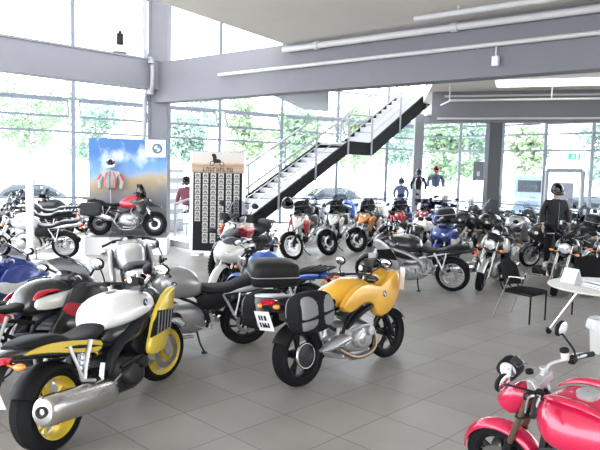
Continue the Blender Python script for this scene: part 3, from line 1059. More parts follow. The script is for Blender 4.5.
def half_faired(name, label):
    """middleweight half faired sports bike seen from its right rear, with soft panniers"""
    b = Bike(name, label, 1.466, .298, .312, 26, -6, .90)
    b.wheel(True, .12, .222, 'cast', 5, SATIN, discs=(1,))
    w = b.wheel(False, .18, .222, 'cast', 5, SATIN, discs=(), spoke_w=.026)
    p = MB()
    p.lathe([(.116, -.115), (.126, -.115), (.131, -.105), (.126, -.09), (.116, -.09)], (0, 0, b.rr), n=36, closed=True)
    b.part('belt_pulley', p, STEEL, w)
    p = MB()
    p.lathe([(.004, -.125), (.03, -.125), (.034, -.115), (.07, -.108), (.114, -.1), (.114, -.085), (.004, -.085)], (0, 0, b.rr), n=28)
    b.part('hub_cover', p, DARKCAST, w)
    b.fork(SATIN, STEEL, split=.58)
    b.front_fender(BLACKP, 25, 160, .14)
    b.frame()
    s = MB()
    s.tube([(.5, .11, .40), (.3, .15, .36), (.1, .155, .33), (0, .14, b.rr)], [.05, .055, .05, .055], n=12, sub=3, flat=.6)
    s.bar((.5, -.14, .40), (.5, .14, .40), .07)
    b.part('swingarm', s, ALU)
    m = MB()
    m.tube([(.58, -.17, .38), (.46, -.21, .41), (.32, -.235, .40), (.2, -.235, .37), (.1, -.22, .35)], [.05, .085, .09, .07, .03], n=16, sub=4, flat=.55)
    b.part('exhaust_heat_shield', m, ALU)
    b.shock()
    e = b.block(CAST, .82, .40, .2, .3)
    g = MB()
    g.lathe([(.004, -.262), (.05, -.262), (.06, -.255), (.065, -.24)], (.72, 0, .37), n=20)
    b.part('clutch_cap', g, STEEL, e)
    h = MB()
    h.tube([(1.06, -.07, .5), (1.12, -.10, .36), (1.04, -.16, .22), (.82, -.2, .17), (.62, -.19, .19), (.42, -.18, .30)], .024, n=10, sub=4)
    h.tube([(1.06, .05, .5), (1.12, .02, .36), (1.02, -.06, .2), (.8, -.12, .15), (.6, -.16, .18)], .024, n=10, sub=4)
    b.part('exhaust_pipe', h, BRONZE)
    bp = MB()
    bp.box((.74, 0, .2), (.42, .28, .06))
    b.part('sump', bp, CAST, e, bevel=.015)
    b.body('tank_cover', [(.44, .72, .80, .1), (.52, .70, .90, .15, 2.6, .1), (.64, .70, .97, .19, 2.6, .12), (.78, .72, 1.0, .205, 2.6, .14), (.92, .76, .99, .2, 2.6, .12), (1.04, .80, .94, .16), (1.14, .84, .90, .1)], YELLOW)
    b.panels('fairing_panel', [(.42, .74), (.56, .66), (.8, .72), (.96, .70), (1.02, .60), (1.12, .54), (1.3, .57), (1.46, .68), (1.56, .84), (1.54, .98), (1.44, 1.02), (1.3, .94), (1.12, .88), (.9, .93), (.66, .90)], .195, .07, YELLOW, kx=-.07, sub=3, inset=.02)
    b.body('nose_fairing', [(1.1, .76, .92, .12, 2.4), (1.24, .68, .97, .16, 2.5), (1.4, .68, 1.05, .16, 2.4), (1.54, .73, 1.0, .12, 2.3), (1.63, .8, .92, .06)], YELLOW)
    b.roundel(1.2, .218, .78, .036, -1)
    b.screen(1.5, 1.01, 1.34, 1.17, .12, .11, .09, SMOKE, False, wm=.15)
    l = MB()
    l.ell((1.54, 0, .85), (.05, .085, .06))
    b.part('headlight', l, LENS)
    r = MB()
    for q in (1, -1):
        r.tube([(.98, q * .19, .68), (.76, q * .2, .62), (.56, q * .17, .50)], [.042, .045, .04], n=10, sub=3, flat=.7)
    b.part('frame_beam', r, SATIN)
    b.body('seat', [(-.28, .86, .90, .07), (-.18, .82, .91, .12, 3), (.02, .79, .90, .14, 3), (.12, .75, .86, .14, 3), (.3, .72, .80, .145, 3), (.46, .73, .82, .13, 3), (.54, .76, .86, .1)], SEATM)
    b.body('tail_section', [(-.40, .82, .86, .05), (-.3, .78, .88, .1, 3), (-.1, .74, .86, .13, 3), (.15, .66, .79, .14, 3), (.45, .62, .74, .13, 3)], BLACKP)
    gr = MB()
    gr.tube([(.02, .15, .9), (-.3, .15, .94), (-.42, .1, .945), (-.42, -.1, .945), (-.3, -.15, .94), (.02, -.15, .9)], .012, n=8, sub=3)
    gr.box((-.34, 0, .94), (.1, .28, .012))
    b.part('grab_rail', gr, ALU)
    b.hugger(w=.2)
    b.tail_light(-.36, .88, .085, pz=-.17, px=-.03, sig_y=.11)
    for q in (1, -1):
        c = MB()
        y0 = q * .31
        c.loft([(-.36, .66, .86, .075, 3.2), (-.3, .60, .94, .11, 3.2), (-.12, .57, .97, .13, 3.4), (.06, .59, .95, .12, 3.2), (.16, .66, .87, .07, 3)], 24, 4, y0)
        o = b.part('pannier', c, FABB)
        for xa, xb in ((-.33, -.12), (-.08, .10)):
            p = MB()
            xm = (xa + xb) / 2
            p.loft([(xa, .66, .89, .118, 3.4), (xa + .03, .61, .93, .134, 3.4), (xm, .605, .945, .14, 3.4), (xb - .03, .61, .93, .132, 3.4), (xb, .66, .89, .118, 3.4)], 24, 3, y0)
            b.part('pannier_side_patch', p, FABG, o)
        z = MB()
        z.loft([(-.375, .70, .735, .085, 3), (-.3, .70, .74, .138, 3.2), (-.12, .72, .76, .154, 3.4), (.06, .75, .79, .14, 3.2), (.17, .77, .80, .08, 3)], 24, 3, y0)
        b.part('pannier_strap', z, FABB, o)
    b.bars(1.0, .36, .18, mirrors=True, rise=.0, mz=.12, my=.33, mx=.12)
    b.clocks(1.06, 1.16, s=.8)
    b.price_card(1.52, -.22, .93, .13, .25, -28, 6)
    b.pegs(.42, .36, ALU)
    b.stand()
    return b


def magenta_roadster(name, label):
    """sports roadster cut by the lower right edge: bars, clocks, tank seen from above"""
    b = Bike(name, label, 1.5, .30, .315, 25, 8, .92)
    b.wheel(True, .12, .222, 'cast', 5, SATIN)
    b.wheel(False, .19, .222, 'cast', 5, SATIN, discs=(1,))
    b.fork(SATIN, BRONZE)
    b.front_fender(PINKRED, 10, 150, .14)
    b.frame()
    b.swingarm(ALU, -1, both=True)
    b.block(DARKCAST)
    b.radiator()
    b.muffler(-1, (.36, .18, .32), (-.24, .22, .48), .06)
    t = b.body('fuel_tank', [(.52, .72, .82, .1), (.58, .70, .92, .15, 2.4, .1), (.70, .68, 1.0, .21, 2.4, .2), (.86, .68, 1.03, .25, 2.4, .24), (1.0, .70, 1.01, .24, 2.4, .2), (1.1, .76, .95, .16, 2.4, .1), (1.14, .8, .9, .08)], PINKRED, n=30)
    for q in (1, -1):
        c = MB()
        c.tube([(.62, q * .13, .98), (.78, q * .15, 1.03), (.98, q * .14, 1.02), (1.1, q * .09, .97)], [.012, .03, .03, .01], n=10, sub=4, flat=.6)
        b.part('tank_crease', c, PINKRED, t)
    c = MB()
    c.lathe([(.004, 1.05), (.055, 1.05), (.066, 1.045), (.068, 1.03), (.068, 1.01)], (.84, 0, 0), 'z', 28)
    b.part('filler_cap', c, ALU, t)
    b.body('seat', [(-.26, .88, .92, .07), (-.12, .83, .92, .12, 3), (.06, .78, .86, .14, 3), (.3, .74, .81, .15, 3), (.5, .74, .83, .11)], SEATM)
    b.body('tail_section', [(-.42, .86, .9, .04), (-.28, .8, .91, .1, 3), (-.1, .74, .87, .13, 3), (.2, .66, .8, .14, 3), (.45, .62, .76, .13, 3)], PINKRED)
    b.tail_light(-.42, .85)
    hb = b.bars(1.06, .40, .15, ALU, rise=.05, mz=.13, my=.37, mx=.13, mirror_m=BLACK)
    hx = b.fx(.92)
    # reservoirs on the bar
    r = MB(b.S)
    r.lathe([(.004, .055), (.024, .055), (.027, .05), (.027, 0), (.004, 0)], (hx - .13, -.20, 1.10), 'z', 18)
    o = b.part('brake_reservoir', r, CREAM, hb)
    r = MB(b.S)
    r.lathe([(.004, .07), (.028, .07), (.03, .066), (.03, .052), (.004, .052)], (hx - .13, -.20, 1.10), 'z', 18)
    b.part('reservoir_cap', r, BLACK, hb)
    cl = MB(b.S)
    cl.box((hx - .06, 0, 1.03), (.07, .17, .05))
    for q in (1, -1):
        cl.lathe([(.004, 1.075), (.02, 1.075), (.024, 1.07), (.024, 1.0)], (hx - .03, q * .085, 0), 'z', 16)
    b.part('bar_clamp', cl, ALU, hb, bevel=.012)
    k = MB(b.S)
    k.lathe([(.012, 1.07), (.026, 1.07), (.026, 1.05), (.012, 1.05)], (hx + .03, -.02, 0), 'z', 18, True)
    b.part('ignition_lock', k, BLACK)
    # cowl and clocks
    b.body('headlight_cowl', [(hx + .05, .80, .95, .07, 2.6), (hx + .10, .76, .97, .09, 2.6), (hx + .17, .74, .93, .095, 2.5), (hx + .23, .76, .88, .075, 2.4), (hx + .26, .79, .85, .045)], PINKRED, xf=b.S)
    l = MB(b.S)
    l.ell((hx + .215, 0, .815), (.06, .07, .045))
    b.part('headlight', l, LENS)
    c = MB(b.S)
    mt = Matrix.Rotation(R(-38), 4, 'Y')
    c = MB(b.S @ Matrix.Translation((hx + .15, 0, 1.07)) @ mt)
    c.loft([(-.07, -.02, .012, .05, 3.5), (-.055, -.03, .02, .095, 3.2), (0, -.035, .022, .11, 3.2), (.055, -.03, .02, .095, 3), (.075, -.02, .01, .05, 3)], 24, 3)
    ip = b.part('instrument_panel', c, BLACK)
    d = MB(b.S @ Matrix.Translation((hx + .15, 0, 1.07)) @ mt)
    d.lathe([(.004, .026), (.05, .026), (.054, .022), (.054, .0)], (0, .055, 0), 'z', 28)
    b.part('rev_counter', d, PLATEW, ip)
    d = MB(b.S @ Matrix.Translation((hx + .15, 0, 1.07)) @ mt)
    d.box((0, -.06, .02), (.075, .085, .012))
    b.part('display', d, DKGREY, ip, bevel=.006)
    b.screen(hx + .21, .99, hx + .13, 1.09, .1, .08, .06, SMOKE, True, wm=.11)
    b.pegs()
    b.stand(lean=-13)
    return b


# ------------------------------------------------------------------ the hall
def node_floor():
    m = bpy.data.materials.new('grey stone floor tiles')
    m.use_nodes = True
    nt = m.node_tree
    b = nt.nodes['Principled BSDF']
    tc = nt.nodes.new('ShaderNodeTexCoord')
    mp = nt.nodes.new('ShaderNodeMapping')
    mp.inputs['Rotation'].default_value = (0, 0, R(-46))
    br = nt.nodes.new('ShaderNodeTexBrick')
    br.offset = 0
    br.inputs['Scale'].default_value = 1.0
    br.inputs['Brick Width'].default_value = .62
    br.inputs['Row Height'].default_value = .62
    br.inputs['Mortar Size'].default_value = .004
    br.inputs['Color1'].default_value = (.325, .305, .285, 1)
    br.inputs['Color2'].default_value = (.365, .342, .32, 1)
    br.inputs['Mortar'].default_value = (.14, .136, .132, 1)
    n = nt.nodes.new('ShaderNodeTexNoise')
    n.inputs['Scale'].default_value = 1.6
    n.inputs['Detail'].default_value = 8
    mx = nt.nodes.new('ShaderNodeMix')
    mx.data_type = 'RGBA'
    mx.blend_type = 'MULTIPLY'
    mx.inputs[0].default_value = .5
    cr_ = nt.nodes.new('ShaderNodeValToRGB')
    cr_.color_ramp.elements[0].position = .3
    cr_.color_ramp.elements[0].color = (.72, .72, .72, 1)
    cr_.color_ramp.elements[1].position = .7
    L = nt.links.new
    L(tc.outputs['Object'], mp.inputs['Vector'])
    L(mp.outputs['Vector'], br.inputs['Vector'])
    L(tc.outputs['Object'], n.inputs['Vector'])
    L(n.outputs['Fac'], cr_.inputs['Fac'])
    L(br.outputs['Color'], mx.inputs[6])
    L(cr_.outputs['Color'], mx.inputs[7])
    L(mx.outputs[2], b.inputs['Base Color'])
    b.inputs['Roughness'].default_value = .42
    b.inputs['Specular IOR Level'].default_value = .3
    return m


FLOORM = node_floor()
CONC = mat('grey painted concrete', (.19, .19, .212), .7, vary=(3, .06))
CEILM = mat('off white ceiling plaster', (.78, .75, .69), .85, vary=(2, .04))
FRAMEM = mat('light grey window frame', (.20, .22, .27), .5, spec=.2)
WHITEM = mat('white lacquer', (.80, .80, .80), .45)
PIPEM = mat('white enamelled conduit', (.60, .60, .60), .45)
STEELG = mat('grey painted steel', (.30, .31, .335), .5, .2)
TREADM = mat('light grey stair tread', (.52, .52, .54), .6, vary=(20, .08))
STRINGM = mat('black stair stringer', (.012, .012, .014), .6, spec=.1)
GLASS = clear('window glass', (.93, .96, .97))
PAVE = mat('pale paving outside', (.62, .62, .60), .9, vary=(1, .1))


def prism(pts, z0, z1):
    b = MB()
    return b.rings([[(p[0], p[1], z0) for p in pts], [(p[0], p[1], z1) for p in pts]])


WA, WB = Vector((-10.4, 20.6, 0)), Vector((5.4, 29.5, 0))
D1 = (WB - WA).normalized()
D2 = Vector((.722, -.692, 0))
WL = WA - D1 * 7
WR = WB + D2 * 15.5
struct(prism([(-16.5, -5), (16.6, -5), (WR.x, WR.y), (WB.x, WB.y), (WL.x, WL.y)], -.12, 0).build('floor', FLOORM, smooth=False))
struct(prism([(-70, 10), (-70, 110), (80, 110), (80, 5), (17, 5), (WR.x + .1, WR.y), (WB.x, WB.y + .1), (WL.x, WL.y + .1)], -.35, -.14).build('ground', PAVE, smooth=False))

BM0, BMD = Vector((-3.88, 17.0, 0)), Vector((.788, -.616, 0))
BMN = Vector((-.616, -.788, 0))


def bm(t, off=0.0, z=0.0):
    p = BM0 + BMD * t + BMN * off
    return Vector((p.x, p.y, z))


# ceilings
e = bm(4.5, -.1)
struct(prism([(-.34, 14.2), bm(16.5, -.2)[:2], (16.6, -5), (-12.6, -5)], 4.95, 5.25).build('ceiling', CEILM, smooth=False))
struct(prism([bm(8.6)[:2], (4.65, 24.6), (WB.x + .3, WB.y - .4), (WR.x, WR.y - .1), bm(16.6)[:2]], 4.9, 5.2).build('ceiling_rear', CEILM, smooth=False))
struct(prism([bm(2.3)[:2], bm(5.6)[:2], (1.0, 24.6), (.0, 23.9)], 4.55, 4.9).build('ceiling_gallery', CONC, smooth=False))
struct(prism([(WL.x, WL.y + .4), (WB.x, WB.y + .4), (WB.x, 21), (4.6, 11), (-.34, 14.2), (-12.6, -5), (-18, -5)], 8.3, 8.6).build('roof', CEILM, smooth=False))
struct(MB().box((16.75, 6.9, 2.5), (.3, 23.8, 5.0)).build('wall_shade_right', mat('white painted wall', (.55, .55, .55), .85), smooth=False))  # unseen wall, added to keep out sky light from the right
struct(MB().box((9.3, -5.1, 2.5), (14.6, .3, 5.0)).build('wall_shade_back', mat('white painted wall', (.55, .55, .55), .85), smooth=False))  # unseen part-width wall behind the camera, added to cut the front light
# beams and columns
b = MB()
b.bar(bm(-.1, 0, 4.425), bm(17, 0, 4.425), .36, 1.05)
struct(b.build('beam_main', CONC, smooth=False))
dL = Vector((-.727, -.687, 0))
p0 = Vector((-3.95, 16.95, 4.625))
b = MB()
b.bar(p0, p0 + dL * 13, .34, .70)
b.bar(p0 + Vector((0, 0, .37)), p0 + dL * 13 + Vector((0, 0, .37)), .42, .05)
b.bar(p0 + Vector((0, 0, -.37)), p0 + dL * 13 + Vector((0, 0, -.37)), .42, .05)
struct(b.build('beam_gallery', CONC, smooth=False))
b = MB()
b.bar((4.3, 20.9, 4.4), (15, 17.3, 4.4), .32, 1.0)
struct(b.build('beam_rear', CONC, smooth=False))
b = MB()
b.bar((-3.88, 17.1, 0), (-3.88, 17.1, 8.3), .46, .46)
b.bar((-4.13, 16.86, 0), (-4.13, 16.86, 8.3), .07, .07)
struct(b.build('column_front', CONC, smooth=False))
struct(MB().bar((6.22, 20.35, 0), (6.22, 20.35, 3.92), .46, .40).build('column_rear', mat('dark grey column paint', (.085, .088, .10), .65), smooth=False))
struct(MB().bar((5.25, 28.3, 0), (5.25, 28.3, 4.92), .40, .40).build('column_corner', CONC, smooth=False))

# drain pipe bending round the beam at the column
b = MB()
b.tube([(-4.22, 16.72, 8.2), (-4.22, 16.72, 5.3), (-4.0, 16.52, 4.95), (-3.98, 16.5, 4.2), (-4.22, 16.75, 3.8), (-4.24, 16.80, 0)], .06, n=12, sub=5)
for z in (4.9, 4.1):
    b.tube([(-3.99, 16.43, z - .04), (-3.99, 16.43, z + .04)], .085, n=12, sub=1)
tag(b.build('drain_pipe', STEELG), 'grey drain pipe cranked round the beams on the tall left column', 'pipe')

# conduits on the main beam
b = MB()
b.tube([bm(2.55, .3, 4.42), bm(16, .3, 4.44)], .04, n=10, sub=1)
for t in (3.2, 5, 7, 9, 11, 13):
    b.bar(bm(t, .18, 4.42), bm(t, .3, 4.42), .04)
tag(b.build('cable_conduit', PIPEM), 'long white conduit on the face of the large front beam, lower run', 'pipe')
b = MB()
b.tube([bm(4.6, .34, 4.80), bm(16, .34, 4.80)], .065, n=12, sub=1)
for t in (5.5, 8.6, 11.5):
    b.bar(bm(t, .18, 4.80), bm(t, .34, 4.80), .05)
    b.tube([bm(t - .06, .34, 4.8), bm(t + .06, .34, 4.8)], .085, n=12, sub=1)
tag(b.build('heating_pipe', PIPEM), 'thick white pipe under the ceiling along the top of the front beam', 'pipe')
b = MB()
b.tube([bm(8.2, 1.1, 4.84), bm(16, 1.1, 4.84)], .05, n=10, sub=1)
for t in (9, 11, 13):
    b.bar(bm(t, 1.1, 4.84), bm(t, 1.1, 4.96), .04)
tag(b.build('ceiling_conduit', PIPEM), 'white conduit hung from the ceiling at the top right, nearest the camera', 'pipe')
r = empty('sensor_box', bm(9.35, .24, 4.15))
tag(r, 'small white junction box hanging on a wire on the face of the front beam', 'box')
MB().box((0, 0, 0), (.12, .08, .17), Matrix.Rotation(R(-38), 3, 'Z')).build('housing', WHITEM, r, bevel=.01)
MB().tube([(0, 0, .08), (0, 0, .30)], .012, n=6, sub=1).build('cable', WHITEM, r)
d2 = Vector((10.7, -3.6, 0)).normalized()
n2 = Vector((-d2.y * -1, -d2.x, 0))
q0 = Vector((4.3, 20.9, 0)) + Vector((-.32, -.95, 0)) * .26
for z, s0, lab in ((4.74, .4, 'thin white conduit along the rear beam, upper run'), (4.02, .2, 'thin white conduit along the foot of the rear beam')):
    b = MB()
    b.tube([q0 + d2 * s0 + Vector((0, 0, z)), q0 + d2 * 11 + Vector((0, 0, z))], .035, n=8, sub=1)
    for s in (1, 3.5, 6):
        b.bar(q0 + d2 * s + Vector((0, 0, z)), q0 + d2 * s + Vector((.1, .3, z)), .03)
    tag(b.build('rear_conduit', PIPEM), lab, 'pipe')
# long luminaire between the beams
LAMPM = mat('lit diffuser', (1.0, .97, .90), .5, emit=2.5)
r = empty('ceiling_light', (6.6, 17.0, 4.72), R(-20))
tag(r, 'long cream luminous ceiling fitting between the front and rear beams', 'ceiling light')
MB().box((0, 0, 0), (2.7, .55, .12)).build('diffuser', LAMPM, r, bevel=.03)
MB().box((0, 0, .12), (2.8, .6, .12)).build('housing', WHITEM, r, bevel=.02)
# hanging lantern above the gallery beam
r = empty('pendant_lamp', (gx(119, 16.2), 16.2, 5.0))
tag(r, 'black and white pendant lamp hanging over the left gallery beam', 'lamp')
b = MB()
b.lathe([(.004, .62), (.03, .62), (.05, .56), (.085, .55), (.09, .30), (.075, .26), (.004, .26)], n=20, axis='z')
b.build('lamp_body', BLACK, r)
MB().lathe([(.06, .26), (.19, .10), (.2, .07), (.17, .07), (.05, .22)], n=24, axis='z', closed=True).build('reflector', WHITEM, r)
MB().tube([(0, 0, .62), (0, 0, 3.3)], .012, n=6, sub=1).build('suspension_rod', BLACK, r)

# glass fronts
ZS = [.05, 1.05, 3.35, 4.5, 5.7, 8.25]


def bay(n, P0, P1, zs, label=None):
    f = MB()
    f.bar((P0.x, P0.y, 0), (P0.x, P0.y, zs[-1]), .09, .12)
    for z in zs:
        f.bar((P0.x + (P1 - P0).normalized().x * .04, P0.y + (P1 - P0).normalized().y * .04, z), (P1.x - (P1 - P0).normalized().x * .04, P1.y - (P1 - P0).normalized().y * .04, z), .08, .07)
    # tilting lights stand under the top transom with their stays
    o = struct(f.build('window_%d' % n, FRAMEM, smooth=False))
    g = MB()
    d = (P1 - P0).normalized()
    for a, c in zip(zs[:-1], zs[1:]):
        g.bar((P0.x + d.x * .05, P0.y + d.y * .05, (a + c) / 2), (P1.x - d.x * .05, P1.y - d.y * .05, (a + c) / 2), .012, c - a - .06)
    g.build('pane', GLASS, o, smooth=False)
    return o


us = [-7.0, -5.5, -2.78, -.03, 2.72, 5.47, 8.2, 10.95, 13.7, 16.4, (WB - WA).length]
n = 0
for a, c in zip(us[:-1], us[1:]):
    n += 1
    o = bay(n, WA + D1 * a, WA + D1 * c, ZS)
    v = MB()
    inn = Vector((D1.y, -D1.x, 0)) * .3
    A, C = WA + D1 * (a + .2), WA + D1 * (c - .2)
    v.bar((A.x + inn.x, A.y + inn.y, 3.85), (C.x + inn.x, C.y + inn.y, 3.85), .05, .08)
    v.bar((A.x, A.y, 4.42), (C.x, C.y, 4.42), .05, .08)
    for P in (A, C):
        v.bar((P.x, P.y, 4.42), (P.x + inn.x, P.y + inn.y, 3.85), .04, .06)
    v.build('vent_frame', FRAMEM, o, smooth=False)
us = [.1, 2.3, 4.3, 6.13, 7.96, 10.2, 12.5, 15.4]
DARKF = mat('grey window frame', (.30, .32, .37), .5, spec=.2)
for a, c in zip(us[:-1], us[1:]):
    n += 1
    o = bay(n, WB + D2 * a, WB + D2 * c, [.05, 1.05, 3.3, 3.95, 4.85])
    o.data.materials[0] = DARKF
    v = MB()
    A, C = WB + D2 * (a + .15), WB + D2 * (c - .15)
    for zz in (4.35,):
        v.bar((A.x - .15, A.y - .15, zz), (C.x - .15, C.y - .15, zz), .05, .08)
    v.build('vent_frame', DARKF, o, smooth=False)
b = MB()
b.bar((WB.x, WB.y - .2, 4.72), (WR.x - .2, WR.y - .2, 4.72), .5, .36)
struct(b.build('trim_1', CONC, smooth=False))
# door in the rear glass front
P0, P1 = WB + D2 * 6.3, WB + D2 * 7.7
b = MB()
inn = Vector((-.692, -.722, 0)) * .1
for P in (P0, P1):
    b.bar((P.x + inn.x, P.y + inn.y, 0), (P.x + inn.x, P.y + inn.y, 2.5), .16, .12)
b.bar((P0.x + inn.x, P0.y + inn.y, 2.5), (P1.x + inn.x, P1.y + inn.y, 2.5), .12, .16)
b.bar((P0.x + inn.x, P0.y + inn.y, 1.05), (P1.x + inn.x, P1.y + inn.y, 1.05), .08, .1)
o = struct(b.build('door_1', STEELG, smooth=False))
pm_ = (P0 + P1) / 2 + inn * 1.3
b = MB()
b.bar((pm_.x - .28, pm_.y + .27, 1.55), (pm_.x + .28, pm_.y - .27, 1.55), .02, .95)
tag(b.build('door_notice', mat('pale grey poster print', (.36, .37, .42), .5, vary=(5, .3))), 'grey notice fixed inside the white framed rear door', 'poster')
# exit sign
GREEN = mat('lit green sign', (.05, .55, .28), .4, emit=.8)
GLYPH = mat('lit white sign glyph', (.9, 1, .95), .4, emit=1.0)
Ys = 23.2
r = empty('exit_sign', (gx(570.5, Ys), Ys, 3.0))
tag(r, 'small green emergency exit sign with a white running figure above the rear door', 'sign')
MB().box((0, 0, 0), (.46, .06, .24)).build('sign_box', GREEN, r)
b = MB()
b.ell((-.05, -.035, .07), (.022, .008, .022))
for a, c in (((-.05, .045), (-.065, -.01)), ((-.065, -.01), (-.03, -.05)), ((-.03, -.05), (-.04, -.095)), ((-.065, -.01), (-.11, -.05)), ((-.11, -.05), (-.15, -.05)), ((-.052, .035), (-.01, .015)), ((-.055, .035), (-.1, .01))):
    b.bar((a[0], -.035, a[1]), (c[0], -.035, c[1]), .012, .018)
b.box((.09, -.035, 0), (.07, .012, .17))
b.build('pictogram', GLYPH, r)
MB().bar((0, 0, .12), (0, 0, .26), .03).build('bracket', STEELG, r)
# notice on the rear glass
Yb = 26.6
r = empty('notice_board', (gx(479, Yb), Yb, 2.42), R(-30))
tag(r, 'dark notice board with a white sheet on the rear glass left of the dark column', 'notice board')
MB().box((0, 0, 0), (.68, .04, .80)).build('board', mat('slate board', (.13, .14, .17), .6), r)
MB().box((.2, -.03, .15), (.16, .01, .12)).build('sheet', PLATEW, r)
MB().box((-.12, -.03, -.12), (.12, .01, .2)).build('photo', mat('pale photo print', (.5, .5, .52), .5), r)

# ------------------------------------------------------------------ staircase
SD = Vector((.731, .682, 0))
SN = Vector((-.682, .731, 0))
S0 = Vector((-2.39, 17.45, 0))
SW = 1.4


def st(s, w, z):
    p = S0 + SD * s + SN * w
    return Vector((p.x, p.y, z))


def zwalk(s):
    if s < 5.4:
        return max(.18, .58 * (s - .6) + .40)
    if s < 6.55:
        return .58 * 4.8 + .40
    return .58 * 4.8 + .40 + .64 * (s - 6.55)


r = empty('staircase', S0)
tag(r, 'grey steel staircase with black stringers rising to the right to the upper floor', 'staircase')
S0 = Vector((0, 0, 0))
for w in (0, SW):
    b = MB()
    top = [(-.0, .02), (.55, .42), (5.4, .58 * 4.8 + .46), (6.5, .58 * 4.8 + .46), (9.7, .58 * 4.8 + .46 + .64 * 3.2)]
    low = [(9.9, .58 * 4.8 + .04 + .64 * 3.2), (6.62, .58 * 4.8 + .02), (5.35, .58 * 4.8 + .02), (.62, .02)]
    P = top + low
    b.rings([[tuple(st(s, w - .035, z)) for s, z in P], [tuple(st(s, w + .035, z)) for s, z in P]])
    b.build('stringer', STRINGM, r, smooth=False)
b = MB()
b.rings([[tuple(st(s, w, z)) for s, w in ((-1.0, -.1), (.6, -.1), (.6, SW + .1), (-1.0, SW + .1))] for z in (0, .17)])
b.build('base_plinth', WHITEM, r, smooth=False)
for i in range(16):
    s = .6 + i * .3
    b = MB()
    z = .40 + i * .58 * .3
    b.rings([[tuple(st(a, w, zz)) for a, w in ((s, .04), (s + .34, .04), (s + .34, SW - .04), (s, SW - .04))] for zz in (z - .05, z)])
    b.rings([[tuple(st(a, w, zz)) for a, w in ((s, .04), (s + .02, .04), (s + .02, SW - .04), (s, SW - .04))] for zz in (z - .15, z - .05)])
    b.build('tread', TREADM, r, smooth=False)
b = MB()
zl = .58 * 4.8 + .42
b.rings([[tuple(st(a, w, zz)) for a, w in ((5.4, .04), (6.6, .04), (6.6, SW - .04), (5.4, SW - .04))] for zz in (zl - .06, zl)])
b.build('landing', TREADM, r, smooth=False)
for i in range(11):
    s = 6.6 + i * .3
    z = zl + (i + .6) * .64 * .3
    b = MB()
    b.rings([[tuple(st(a, w, zz)) for a, w in ((s, .04), (s + .34, .04), (s + .34, SW - .04), (s, SW - .04))] for zz in (z - .05, z)])
    b.rings([[tuple(st(a, w, zz)) for a, w in ((s, .04), (s + .02, .04), (s + .02, SW - .04), (s, SW - .04))] for zz in (z - .165, z - .05)])
    b.build('tread', TREADM, r, smooth=False)
for w in (-.05, SW + .05):
    s0 = .75 if w < 0 else -.42
    hr = MB()
    z0 = 1.12 if w > 0 else zwalk(s0) + .98
    pts = [(s0, z0), (.7, zwalk(.7) + .98), (5.35, zwalk(5.35) + .98), (6.55, zwalk(6.5) + .98), (9.8, zwalk(9.8) + .98)] if w > 0 else [(s0, z0), (5.35, zwalk(5.35) + .98), (6.55, zwalk(6.5) + .98), (9.8, zwalk(9.8) + .98)]
    for (a, za), (c, zc) in zip(pts[:-1], pts[1:]):
        hr.tube([st(a, w, za), st(c, w, zc)], .034, n=10, sub=1)
        for dz in (.3, .58):
            hr.tube([st(a, w, za - dz), st(c, w, zc - dz)], .014, n=6, sub=1)
    hr.build('handrail', STEELG, r)
    for s in ([-.42] if w > 0 else []) + [.75, 2.3, 3.85, 5.35, 6.55, 8.1, 9.7]:
        p = MB()
        zb = .17 if s < .6 else max(.17, zwalk(s) - .42)
        p.bar(st(s, w, zb), st(s, w, (1.12 if s < 0 else zwalk(s) + .98)), .06, .06)
        p.build('baluster_post', STEELG, r, smooth=False)
# upper floor guard rail along the opening
r = empty('gallery_railing', (4.7, 24.2, 5.2))
tag(r, 'grey guard rail on the upper floor beside the stair head', 'railing')
b = MB()
for z in (.35, .7, 1.0):
    b.tube([(0, 0, z), (-1.6, -11.6, z)], .02, n=8, sub=1)
b.build('rails', STEELG, r)
for i in range(6):
    f = i / 5
    MB().bar((-1.6 * f, -11.6 * f, 0), (-1.6 * f, -11.6 * f, 1.0), .05).build('post', STEELG, r, smooth=False)
# pipe rail under the ceiling at the right of the stair head
b = MB()
b.tube([(4.3, 19.6, 4.35), (4.3, 18.4, 4.35), (13.5, 15.2, 4.35)], .03, n=8, sub=1)
for x, y in ((4.3, 18.5), (6.9, 17.5), (9.6, 16.55)):
    b.bar((x, y, 4.35), (x, y, 4.9), .03)
tag(b.build('hanging_rail', PIPEM), 'slim white rail hung below the ceiling from the stair head to the right', 'rail')

